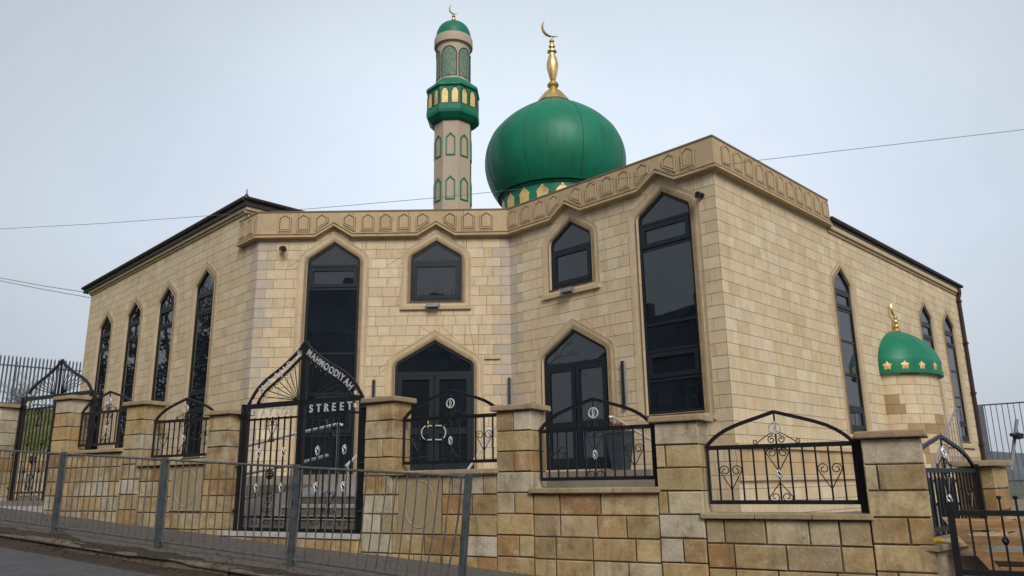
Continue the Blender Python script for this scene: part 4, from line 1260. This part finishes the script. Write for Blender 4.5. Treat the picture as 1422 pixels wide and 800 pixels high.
for i, (c0, z) in enumerate(((7.22, -0.60), (7.85, -0.40), (8.17, -0.26), (8.48, -0.12))):
    c1 = 8.76
    slab(sp, [wp(-8.38, c0), wp(-6.10, c0), wp(-6.10, c1), wp(-8.38, c1)], -1.3, z)
o = sp.build('steps', M['flag'], bevel=0.012); o['kind'] = 'structure'
nz_ = MB()
for c0, z in ((7.83, -0.40), (8.15, -0.26), (8.46, -0.12), (8.73, 0.022)):
    slab(nz_, [wp(-8.36, c0), wp(-6.12, c0), wp(-6.12, c0 + 0.3), wp(-8.36, c0 + 0.3)], z - 0.035, z + 0.006)
o = nz_.build('step_treads', M['white']); o['kind'] = 'structure'
wk = MB(); slab(wk, [wp(-8.40, 7.12), wp(-6.09, 7.12), wp(-6.09, 7.21), wp(-8.40, 7.21)], -0.60, -0.548)
slab(wk, [wp(-14.02, 7.25), wp(-12.44, 7.25), wp(-12.44, 7.45), wp(-14.02, 7.45)], -1.1, -0.26)
o = wk.build('white_threshold', M['white']); o['kind'] = 'structure'
th = MB(); core = MB()
wall_run(th, core, WF(7.14), -8.38, -6.10, -0.605, -0.95, 0.12)
o = th.build('threshold_stones', M['block'], tint=True); o['kind'] = 'structure'
# low ramp wall left of the steps
rw = MB(); FRW = WF(8.6)
FRW.ext(rw, [(-9.6, -0.6), (-7.35, -0.6), (-7.35, 0.08), (-8.0, 0.02), (-9.6, -0.20)], -0.15, 0.0)
o = rw.build('ramp_wall', M['white']); tag(o, 'low pale ramp wall behind the lettered gate', 'wall')

def handrail(label, runs, posts):
    h = thing('handrail', label, 'handrail', runs[0][0], 'stainless handrails of the entrance ramps')
    m = MB()
    for r in runs: m.tube(r, 0.02, 10)
    m.build('rail', M['steel'], h, smooth=True)
    for a, b in posts:
        p = MB(); p.tube([a, b], 0.017, 10); p.build('post', M['steel'], h, smooth=True)
V3 = Vector
handrail('stainless handrail behind the lettered gate with two sloping tubes', [[V3((-4.6, 11.6, 0.42)), V3((-3.0, 11.0, 0.72)), V3((-2.42, 10.8, 0.82)), V3((-2.36, 10.8, 0.80))], [V3((-4.6, 11.6, 0.05)), V3((-3.0, 11.0, 0.30)), V3((-2.55, 10.8, 0.40))]],
         [(V3((-2.42, 10.8, 0.81)), V3((-2.42, 10.8, -0.15))), (V3((-4.2, 11.45, 0.49)), V3((-4.2, 11.45, -0.3)))])
handrail('stainless handrail descending from the left door', [[V3((-0.20, 13.3, 1.12)), V3((-0.62, 11.6, 0.28)), V3((-0.72, 11.2, 0.1))]], [(V3((-0.26, 13.05, 1.0)), V3((-0.26, 13.05, 0.0)))])
handrail('short stainless handrail just right of the lettered gate', [[V3((-2.02, 11.0, 0.56)), V3((-2.26, 10.6, 0.24))]], [(V3((-2.24, 10.65, 0.26)), V3((-2.24, 10.65, -0.1)))])
handrail('stainless handrail sloping down past the right door', [[V3((1.57, 12.9, 1.03)), V3((1.64, 12.9, 1.03)), V3((2.05, 11.2, 0.50)), V3((2.15, 10.7, 0.35))]], [])

# planter beside the right door
pl = thing('planter', 'tall tapered blue-grey planter with reddish plant beside right door', 'planter', (1.93, 14.35, 0.19))
b = MB(); c = Vector((1.93, 14.35, 0.19)); R8 = lambda r_, z: [c + Vector((S2 * r_ * a - S2 * r_ * d, S2 * r_ * a + S2 * r_ * d, z)) for a, d in ((-1, -1), (1, -1), (1, 1), (-1, 1))]
b.prism(R8(0.12, 0.0), R8(0.185, 0.66)); b.prism(R8(0.195, 0.655), R8(0.195, 0.70)); b.build('pot', M['planter'], pl)
f = MB()
for i in range(70):
    a = random.uniform(0, 2 * pi); e = random.uniform(0.3, 1.4); l = random.uniform(0.10, 0.22); d = Vector((cos(a) * cos(e), sin(a) * cos(e), sin(e)))
    p0 = c + Vector((random.uniform(-0.12, 0.12), random.uniform(-0.12, 0.12), 0.69)); n = d.cross(Vector((0, 0, 1))).normalized() * 0.022
    f.poly([p0, p0 + d * l * 0.5 + n, p0 + d * l, p0 + d * l * 0.5 - n])
f.build('foliage', M['shrub'], pl)

# right: black spear railing, pallet, yellow scrap, grey sloping rail ----------------------
FB = WF(7.08)
sr = thing('spear_railing', 'low black railing with spear tips at bottom right before the pallet', 'railing', FB(0, -1.2))
p = MB(); FB.bar(p, -0.165, -0.115, -1.3, -0.19, -0.025, 0.025); p.build('post', M['iron'], sr)
p = MB()
FB.bar(p, -0.115, 1.6, -0.292, -0.252, -0.014, 0.014); FB.bar(p, -0.115, 1.6, -0.722, -0.682, -0.014, 0.014); p.build('rail', M['iron'], sr)
p = MB()
for i in range(15):
    u = -0.018 + 0.106 * i
    tipz = -0.17 if i >= 2 else -0.27
    FB.bar(p, u - 0.0075, u + 0.0075, -0.70, tipz, -0.0075, 0.0075)
    if i >= 2: p.lathe([(0.0075, -0.005), (0.017, 0.008), (0.019, 0.02), (0.008, 0.026)], FB(u, tipz, 0), 8)
    if i % 2 == 0 and i >= 2: basket(p, FB, u, -0.47, 0.07, 0.02, 0.0, 5, 0.006)
p.build('bars', M['iron'], sr)

pa = thing('pallet', 'pale new wooden pallet leaning against the wall at bottom right', 'pallet', (3.9, 6.4, -1.2))
# plane of the pallet: a = slat direction, d = stringer direction (down to the right), n = normal
a_ = Vector((0.90, -0.36, 0.0)).normalized(); d_ = Vector((0.34, -0.06, -0.46)).normalized(); n_ = a_.cross(d_).normalized()
if n_.y > 0: n_ = -n_
o0 = Vector((3.50, 6.42, -0.335))
st_ = MB()
for k in range(3): st_.box(o0 + a_ * (0.42 * k - (0.085 if k == 0 else 0)) - n_ * 0.11, a_ * (0.08 if k == 0 else 0.045), d_ * 0.98, n_ * (0.125 if k == 0 else 0.10))
st_.build('stringer', M['wood'], pa)
for k in range(6):
    sl = MB(); sl.box(o0 + d_ * (0.005 + 0.145 * k) - a_ * 0.0 - n_ * 0.009, a_ * 0.92, d_ * 0.085, n_ * 0.022); sl.build('slat', M['wood'], pa)
for k in range(3):
    sl = MB(); sl.box(o0 + d_ * (0.02 + 0.42 * k) - a_ * 0.01 - n_ * 0.134, a_ * 0.92, d_ * 0.10, n_ * 0.022); sl.build('bottom_board', M['wood'], pa)

ys = MB(); yc = FT(0.02, -0.49, 0.0)
ys.tube([yc + Vector((-0.015, 0.0, 0.0)), yc + Vector((-0.01, 0, 0.0)), yc + Vector((0.065, 0.03, 0.0)), yc + Vector((0.08, 0.03, 0.0))], 0.019, 12)
tag(ys.build('yellow_tube', M['yellow'], smooth=True), 'small yellow plastic piece lying on the wall coping at right', 'plastic piece')

# grey bar fence beyond the right corner of the hall
fb = thing('bar_fence', 'grey vertical bar fence on the skyline right of the maroon downpipe', 'fence', (14.9, 25.0, -1.5))
def bar_run(P, d, n, pitch, z0, z1, r=0.012):
    m = MB()
    for i in range(n): q = P + d * pitch * i; m.tube([Vector((q.x, q.y, z0)), Vector((q.x, q.y, z1))], r, 5)
    for z in (z1 - 0.02, z0 + 0.15): m.tube([Vector((P.x, P.y, z)), Vector(((P + d * pitch * (n - 1)).x, (P + d * pitch * (n - 1)).y, z))], 0.022, 6)
    m.build('bar_panel', M['palisade'], fb)
bar_run(Vector((14.9, 25.0, 0)), Vector((S2, -S2, 0)), 44, 0.16, -0.3, 2.22)
bar_run(Vector((14.9, 25.0, 0)), Vector((-0.79, -0.62, 0)), 9, 0.14, -0.3, 2.20)
p = MB(); p.box(Vector((14.82, 24.92, -1.4)), (0.17, 0, 0), (0, 0.17, 0), (0, 0, 3.62)); p.build('post', M['palisade'], fb)
gp = MB()
for x, y, z0, z1 in ((4.55, 7.9, -0.7, 0.10),): pass
# sloping grey stair balustrade behind the receding railing
sb = thing('balustrade', 'sloping grey stair balustrade behind the receding railing at right', 'balustrade', (4.9, 9.2, -0.6))
m = MB(); n = 14
A0, A1 = Vector((4.95, 9.6, -0.05)), Vector((5.95, 10.5, 0.90))
for i in range(n + 1):
    q = A0.lerp(A1, i / n); m.tube([Vector((q.x, q.y, -0.75)), q], 0.0055, 5)
m.build('bars', M['grey'], sb)
m = MB(); m.tube([A0, A1], 0.012, 6); m.tube([A1, Vector((A1.x, A1.y, -0.7))], 0.014, 6); m.build('rail', M['grey'], sb)
# slatted grey panel lower down
sp_ = thing('slatted_panel', 'dark grey upright slats just behind the receding railing', 'screen', (4.3, 8.3, -0.7))
m = MB()
for i in range(16):
    q = Vector((4.05 + 0.075 * i, 8.35 + 0.03 * i, 0)); m.box(Vector((q.x, q.y, -0.75)), (0.034, 0.014, 0), (-0.01, 0.02, 0), (0, 0, 0.74))
m.build('slats', M['palisade'], sp_)
m = MB()
for z in (-0.62, -0.30, -0.06): m.box(Vector((4.03, 8.38, z)), (1.22, 0.49, 0), (-0.008, 0.015, 0), (0, 0, 0.03))
m.build('rails', M['grey'], sp_)
# grey sloping pole with black clamp at the right edge
gpz = thing('grey_pole', 'leaning grey pole with a black clamp at the right edge', 'pole', (5.4, 8.6, -0.6))
m = MB(); m.tube([Vector((5.36, 8.6, 0.06)), Vector((5.52, 8.6, 0.60))], 0.018, 10); m.build('pole', M['grey'], gpz, smooth=True)
m = MB(); m.lathe([(0.0, 0.0), (0.05, 0.01), (0.055, 0.06), (0.0, 0.08)], (5.47, 8.55, 0.38), 12); m.tube([Vector((5.38, 8.53, 0.43)), Vector((5.50, 8.55, 0.42))], 0.02, 8); m.build('clamp', M['black'], gpz, smooth=True)

# ------------------------------------------------------------------ left background
gb = MB()
gx = [(-9.5, 17.0), (-14.35, 25.6), (-19.5, 36.0), (-60, 36.0), (-50, 17.0)]
gz = [0.78, 2.05, 3.6, 3.6, 0.78]
N_ = 14
L_ = []
for j in range(N_ + 1):
    t = j / N_; y = 17 + 19 * t; xr = -9.5 - 10.0 * t - 0.0; row = []
    for i in range(21):
        f = i / 20; row.append(Vector((xr - 38 * f ** 1.5, y, 0.78 + 2.82 * t + 0.06 * sin(i * 1.7 + j) )))
    L_.append(row)
vs = [p for r_ in L_ for p in r_]; fs = []
for j in range(N_):
    for i in range(20): fs.append((j * 21 + i, j * 21 + i + 1, (j + 1) * 21 + i + 1, (j + 1) * 21 + i))
gb.mesh(vs, fs)
for j in range(N_): p, q = L_[j][0], L_[j + 1][0]; gb.poly([p, q, Vector((q.x, q.y, -1)), Vector((p.x, p.y, -1))])
o = gb.build('grass_bank', M['grass'], smooth=True); o['kind'] = 'structure'
gt = MB()
for i in range(9000):
    t = random.random(); y = 17 + 19 * t; f = random.random() * 0.5; x = -9.6 - 10 * t - 38 * f ** 1.5
    z = 0.78 + 2.82 * t; a = random.uniform(0, pi); h = random.uniform(0.05, 0.16); w = 0.02
    q = Vector((x, y, z - 0.02)); d = Vector((cos(a), sin(a), 0)) * w
    gt.poly([q - d, q + d, q + Vector((random.uniform(-0.05, 0.05), random.uniform(-0.05, 0.05), h))])
o = gt.build('grass', M['grass']); o['kind'] = 'stuff'
rt = thing('retaining_wall', 'low rough stone retaining wall under the grass bank', 'wall', (-12, 16.9, -0.5))
a = MB(); c = MB(); FQ = Frame((-9.4, 16.95), (-1, 0), (0, -1)); wall_run(a, c, FQ, 0, 7.0, 0.78, -0.6); w = a.build('wall', M['block'], rt, tint=True); c.build('mortar_core', M['wallmortar'], w)

pf = thing('palisade_fence', 'tall grey palisade fence with pointed pales on the left skyline', 'fence', (-24, 36, 3.4))
Pd = Vector((S2, S2, 0)); P0 = Vector((-30.2, 26.8, 0))
pl_ = MB()
for i in range(190):
    q = P0 + Pd * 0.155 * i; zb = 3.3 + 0.002 * i
    t = Pd; n = Vector((S2, -S2, 0)); w = 0.034
    h = 5.88 - 0.0 * i
    pts = [q + t * -w, q + t * w, q + t * w, q, q + t * -w]; zz = [1.5, 1.5, h - 0.10, h, h - 0.10]
    F_ = [Vector((p_.x, p_.y, z_)) for p_, z_ in zip(pts, zz)]
    pl_.prism(F_, [p_ + n * 0.018 for p_ in F_])
pl_.build('pales', M['palisade'], pf)
m = MB()
for z in (5.38, 3.7): 
    A = P0 + n * 0.02; m.box(Vector((A.x, A.y, z)), Pd * 29.5, n * 0.05, (0, 0, 0.06))
m.build('rail', M['palisade'], pf)
m = MB()
for i in range(12):
    q = P0 + Pd * 2.75 * i + n * 0.03; m.box(Vector((q.x, q.y, 1.5)), Pd * 0.06, n * 0.06, (0, 0, 4.1))
m.build('post', M['palisade'], pf)

def bare_tree(base, h, label, seed, group, spread=0.55, depth=6, r0=None, name='bare_tree'):
    rnd = random.Random(seed); t = thing(name, label, 'tree', base, group)
    tr = MB(); cr = MB(); r0 = r0 or h * 0.022
    def grow(p, d, l, r, k):
        n = 4 if k < 2 else 3; path = [p]; q = p; dd = d
        for i in range(n):
            dd = (dd + Vector((rnd.gauss(0, 0.12), rnd.gauss(0, 0.12), rnd.gauss(0.03, 0.08)))).normalized(); q = q + dd * l / n; path.append(q)
        (tr if k == 0 else cr).tube(path, r, 6 if k < 2 else 3, r2=r * 0.62)
        if k >= depth: return
        m_ = rnd.choice((2, 3, 3)) if k < depth - 1 else 4
        for i in range(m_):
            a = rnd.uniform(0, 2 * pi); b = rnd.uniform(0.25, 0.9) * spread * 1.4
            s1 = dd.cross(Vector((rnd.random(), rnd.random(), rnd.random() + 0.1))).normalized(); s2 = dd.cross(s1)
            nd_ = (dd * cos(b) + (s1 * cos(a) + s2 * sin(a)) * sin(b) + Vector((0, 0, 0.10))).normalized()
            st = path[-1] if i < 2 else path[rnd.choice((-2, -2, 1 if k else 2))]
            grow(st, nd_, l * rnd.uniform(0.62, 0.85), max(0.006, r * 0.60), k + 1)
    grow(Vector(base), Vector((0, 0, 1)), h * 0.30, r0, 0)
    tr.build('trunk', M['bark'], t); cr.build('crown', M['bark'], t)
    return t
for i, (x, y, z, h) in enumerate(((-33.5, 44, 2.8, 4.6), (-30.2, 46, 2.8, 4.0), (-35.0, 49, 3.0, 5.2), (-27.6, 45, 3.0, 3.4), (-31.8, 42, 2.8, 4.2))):
    bare_tree((x, y, z), h, ['bare grey tree behind the palisade, at the left edge of the photo', 'bare twiggy tree behind palisade, second from the left edge', 'taller bare tree farthest behind the palisade', 'small bare tree behind palisade nearest the hall corner', 'bare tree close behind the palisade pales'][i], 31 + i, 'bare trees beyond the palisade', 0.6, 6)

for i, (x, y, h) in enumerate(((-24.5, 27, 9.5), (-29, 33, 11), (-27, 22, 9), (-34, 28, 12), (-31, 18, 10))):
    bare_tree((x, y, 1.8), h, 'bare tree on the grass bank left of the hall, ' + ['nearest the palisade', 'behind the others', 'nearest the road', 'farthest left', 'beside the pavement'][i], 131 + i, 'bare trees on the grass bank', 0.6, 6, 0.22)

def evergreen(base, h, r, label, seed):  # added out of view so the left hall windows reflect something dark
    rnd = random.Random(seed); t = thing('added_evergreen', label, 'tree', base, 'evergreens added to darken the hall windows')
    a = MB(); a.tube([Vector(base), Vector(base) + Vector((0, 0, h * 0.9))], 0.16, 8, r2=0.03); a.build('trunk', M['bark'], t)
    c = MB(); clumps = [(rnd.uniform(0, 6.3), rnd.random(), rnd.random()) for _ in range(70)]
    for an, f, g_ in clumps:
        z = h * (0.08 + 0.9 * f); rr = r * (1 - f) ** 0.7 * (0.45 + 0.55 * g_) + 0.1
        cc = Vector(base) + Vector((rr * cos(an), rr * sin(an), z)); s = 0.35 + 0.45 * (1 - f)
        for _ in range(45):
            p_ = cc + Vector((rnd.gauss(0, s * 0.5), rnd.gauss(0, s * 0.5), rnd.gauss(0, s * 0.45))); d = Vector((rnd.gauss(0, 1), rnd.gauss(0, 1), rnd.gauss(0, 0.6))).normalized() * rnd.uniform(0.08, 0.2)
            e = d.cross(Vector((rnd.random(), rnd.random(), rnd.random()))).normalized() * 0.07
            c.poly([p_ - d, p_ + e, p_ + d, p_ - e])
    c.build('crown', M['evergreen'], t)
for i, (x, y, h) in enumerate(((-25.5, 29.5, 8.5), (-23.0, 24.0, 7.0), (-30.5, 33.5, 9.5), (-27.5, 26.0, 8.0), (-24.5, 19.5, 7.5), (-33, 30, 9))):
    evergreen((x, y, 1.6), h, 2.4, 'unseen evergreen added to darken the hall windows, ' + ['close to the palisade', 'halfway down the bank', 'beside the far palisade corner', 'behind the middle evergreen', 'nearest the pavement', 'farthest from the hall'][i], 300 + i)

# across the road: terraced houses and bare street trees, seen mirrored in the windows
def house(s0, s1, c0, c1, zb, eave, ridge, label):
    F = Frame(wp(0, c0), UW, NW)   # o outward = towards the mosque
    h = thing('house', label, 'house', Vector((*wp((s0 + s1) / 2, (c0 + c1) / 2), zb)), 'terraced houses across the road')
    w = MB(); d = c1 - c0
    F.bar(w, s0, s1, zb, eave, d, 0.0); w.build('wall', M['brick'], h)
    r = MB(); m_ = d / 2
    r.prism([F(s0 - 0.1, eave, 0.35), F(s0 - 0.1, ridge, m_), F(s0 - 0.1, eave, d - 0.35)], [F(s1 + 0.1, eave, 0.35), F(s1 + 0.1, ridge, m_), F(s1 + 0.1, eave, d - 0.35)])
    ro = r.build('roof', M['darkroof'], h)
    c = MB(); F.bar(c, s0 + 0.2, s0 + 1.0, ridge - 0.6, ridge + 1.0, m_ - 0.3, m_ + 0.3); c.build('chimney', M['brick'], ro)
    for k, (a, z) in enumerate(((0.28, 3.6), (0.72, 3.6), (0.72, 0.9))):
        u = s0 + (s1 - s0) * a
        f_ = MB(); A = [(u - 0.5, zb + z), (u + 0.5, zb + z), (u + 0.5, zb + z + 1.5), (u - 0.5, zb + z + 1.5)]; F.ring(f_, A, offset(A, -0.08), 0.005, 0.04)
        F.bar(f_, u - 0.42, u + 0.42, zb + z + 0.72, zb + z + 0.79, 0.005, 0.035)
        wn = f_.build('window', M['white'], h); g_ = MB(); g_.poly([F(p_[0], p_[1], 0.012) for p_ in offset(A, -0.07)]); g_.build('pane', M['glass'], wn)
    u = s0 + (s1 - s0) * 0.28; dd = MB(); F.bar(dd, u - 0.45, u + 0.45, zb, zb + 2.1, 0.005, 0.05); dd.build('door', M['black'], h)
nms = ['farthest up the hill', 'second down from the top of the hill', 'third down the row', 'fourth down the row', 'fifth down the row', 'sixth down the row', 'seventh down the row', 'lowest of the row']
for i in range(8):
    s0 = -38 + 5.6 * i
    zb = zg(s0 + 2.8, 0) - 0.35
    house(s0, s0 + 5.45, -9.0, -16.5, zb, zb + (7.4 if i < 4 else 8.6), zb + (10.8 if i < 4 else 12.4), 'dark terraced house across the road, ' + nms[i])
for i, (s_, c) in enumerate(((-27, -20), (-19, -19), (-12.5, -18.5), (-8, -21), (-3, -19), (2, -20), (-23, -7.4))):
    x, y = wp(s_, c)
    bare_tree((x, y, zg(s_, 0) - 0.4), 15 if i < 6 else 9, 'bare tree across the road, ' + ['above the top houses', 'behind the third house', 'behind the fourth house', 'between fourth and fifth houses', 'behind the fifth house', 'behind the lowest houses', 'in front of the upper houses'][i], 70 + i, 'bare trees across the road', 0.55, 6, 0.28)

# overhead cables -----------------------------------------------------------------
def cable(pts, r, label):
    m = MB(); m.tube(pts, r, 5); o = m.build('cable', M['cable']); tag(o, label, 'cable')
CAM_PITCH, CAM_ROLL, FPX = radians(14.13), radians(-0.80), 1074.0
fw = Vector((0, cos(CAM_PITCH), sin(CAM_PITCH))); up0 = Vector((0, -sin(CAM_PITCH), cos(CAM_PITCH))); rt0 = Vector((1, 0, 0))
rt = rt0 * cos(CAM_ROLL) + up0 * sin(CAM_ROLL); up = up0 * cos(CAM_ROLL) - rt0 * sin(CAM_ROLL)
def at(x, y, Y):
    d = rt * ((x - 711) / FPX) - up * ((y - 400) / FPX) + fw
    return d * (Y / d.y)
cable([at(-120, 325, 12.4), at(0, 318, 12.0), at(140, 310.5, 11.5), at(285, 300, 11.0), at(430, 290, 10.6), at(603, 275, 10.2), at(690, 266, 10), at(870, 247, 9.6), at(985, 232, 9.4), at(1055, 222.5, 9.3), at(1200, 205.5, 9.1), at(1422, 180, 8.8), at(1560, 163, 8.6)], 0.0036, 'long thin cable crossing in front of the minaret and parapet')
cable([at(-60, 372, 30), at(0, 386, 29), at(60, 397, 28), at(118, 406, 27)], 0.012, 'upper thin cable running to the far left eaves')
cable([at(-60, 378, 29.5), at(0, 390, 28.6), at(60, 402, 27.7), at(128, 414, 26.2)], 0.012, 'lower thin cable running to the far left eaves')

# ------------------------------------------------------------------ world, sun, camera
w = bpy.data.worlds.new('World'); SC.world = w; w.use_nodes = True
nt = w.node_tree; nt.nodes.clear()
out = nt.nodes.new('ShaderNodeOutputWorld'); bg = nt.nodes.new('ShaderNodeBackground')
sky = nt.nodes.new('ShaderNodeTexSky'); sky.sky_type = 'NISHITA'; sky.sun_disc = False
SUN_EL, SUN_AZ = radians(38), radians(168)      # azimuth clockwise from +Y
sky.sun_elevation = SUN_EL; sky.sun_rotation = SUN_AZ
sky.air_density = 1.5; sky.dust_density = 4.0; sky.ozone_density = 1.0
tc = nt.nodes.new('ShaderNodeTexCoord'); sep = nt.nodes.new('ShaderNodeSeparateXYZ'); nt.links.new(tc.outputs['Generated'], sep.inputs[0])
# cloud deck: pale grey-blue, a little brighter low over the building, soft mottling
cl_ = ramp(nt, sep.outputs[2], [(0.0, (6.4, 7.15, 8.2)), (0.28, (7.1, 7.95, 9.15)), (0.50, (6.3, 7.0, 7.9)), (0.72, (4.8, 5.3, 6.0)), (1.0, (4.5, 5.0, 5.6))])
nz = nt.nodes.new('ShaderNodeTexNoise'); nz.inputs['Scale'].default_value = 1.7; nz.inputs['Detail'].default_value = 5; nz.inputs['Roughness'].default_value = 0.5
nt.links.new(tc.outputs['Generated'], nz.inputs['Vector'])
k = ramp(nt, nz.outputs['Fac'], [(0.3, (0.88, 0.885, 0.90)), (0.7, (1.09, 1.08, 1.065))])
cl2 = mixc(nt, 1.0, cl_, k, 'MULTIPLY')
# sky is brightest beyond the domes and greyer to both sides
dt = nt.nodes.new('ShaderNodeVectorMath'); dt.operation = 'DOT_PRODUCT'; dt.inputs[1].default_value = (0.05, 0.88, 0.47); nt.links.new(tc.outputs['Generated'], dt.inputs[0])
k2 = ramp(nt, dt.outputs['Value'], [(0.0, (0.80, 0.79, 0.77)), (0.78, (0.80, 0.79, 0.77)), (0.90, (0.95, 0.95, 0.945)), (0.985, (1.16, 1.16, 1.16))])
cl3 = mixc(nt, 1.0, cl2, k2, 'MULTIPLY')
mx = mixc(nt, 0.86, sky.outputs[0], cl3)
nt.links.new(mx, bg.inputs['Color']); bg.inputs['Strength'].default_value = 0.068
nt.links.new(bg.outputs[0], out.inputs[0])
sd = bpy.data.lights.new('sun', 'SUN'); sd.energy = 1.5; sd.angle = radians(28); sd.color = (1.0, 0.965, 0.92)
so = bpy.data.objects.new('sun', sd); COL.objects.link(so)
dv = Vector((sin(SUN_AZ) * cos(SUN_EL), cos(SUN_AZ) * cos(SUN_EL), sin(SUN_EL)))
so.rotation_euler = (-dv).to_track_quat('-Z', 'Y').to_euler(); so.location = dv * 60

cd = bpy.data.cameras.new('camera'); co = bpy.data.objects.new('camera', cd); COL.objects.link(co)
cd.sensor_fit = 'HORIZONTAL'; cd.sensor_width = 36.0; cd.lens = FPX / 1422 * 36.0; cd.clip_start = 0.05; cd.clip_end = 6000
mtx = Matrix((rt, up, -fw)).transposed().to_4x4(); co.matrix_world = mtx
SC.camera = co
vs_ = SC.view_settings; vs_.view_transform = 'Standard'; vs_.look = 'None'; vs_.exposure = 0.68; vs_.gamma = 1.0
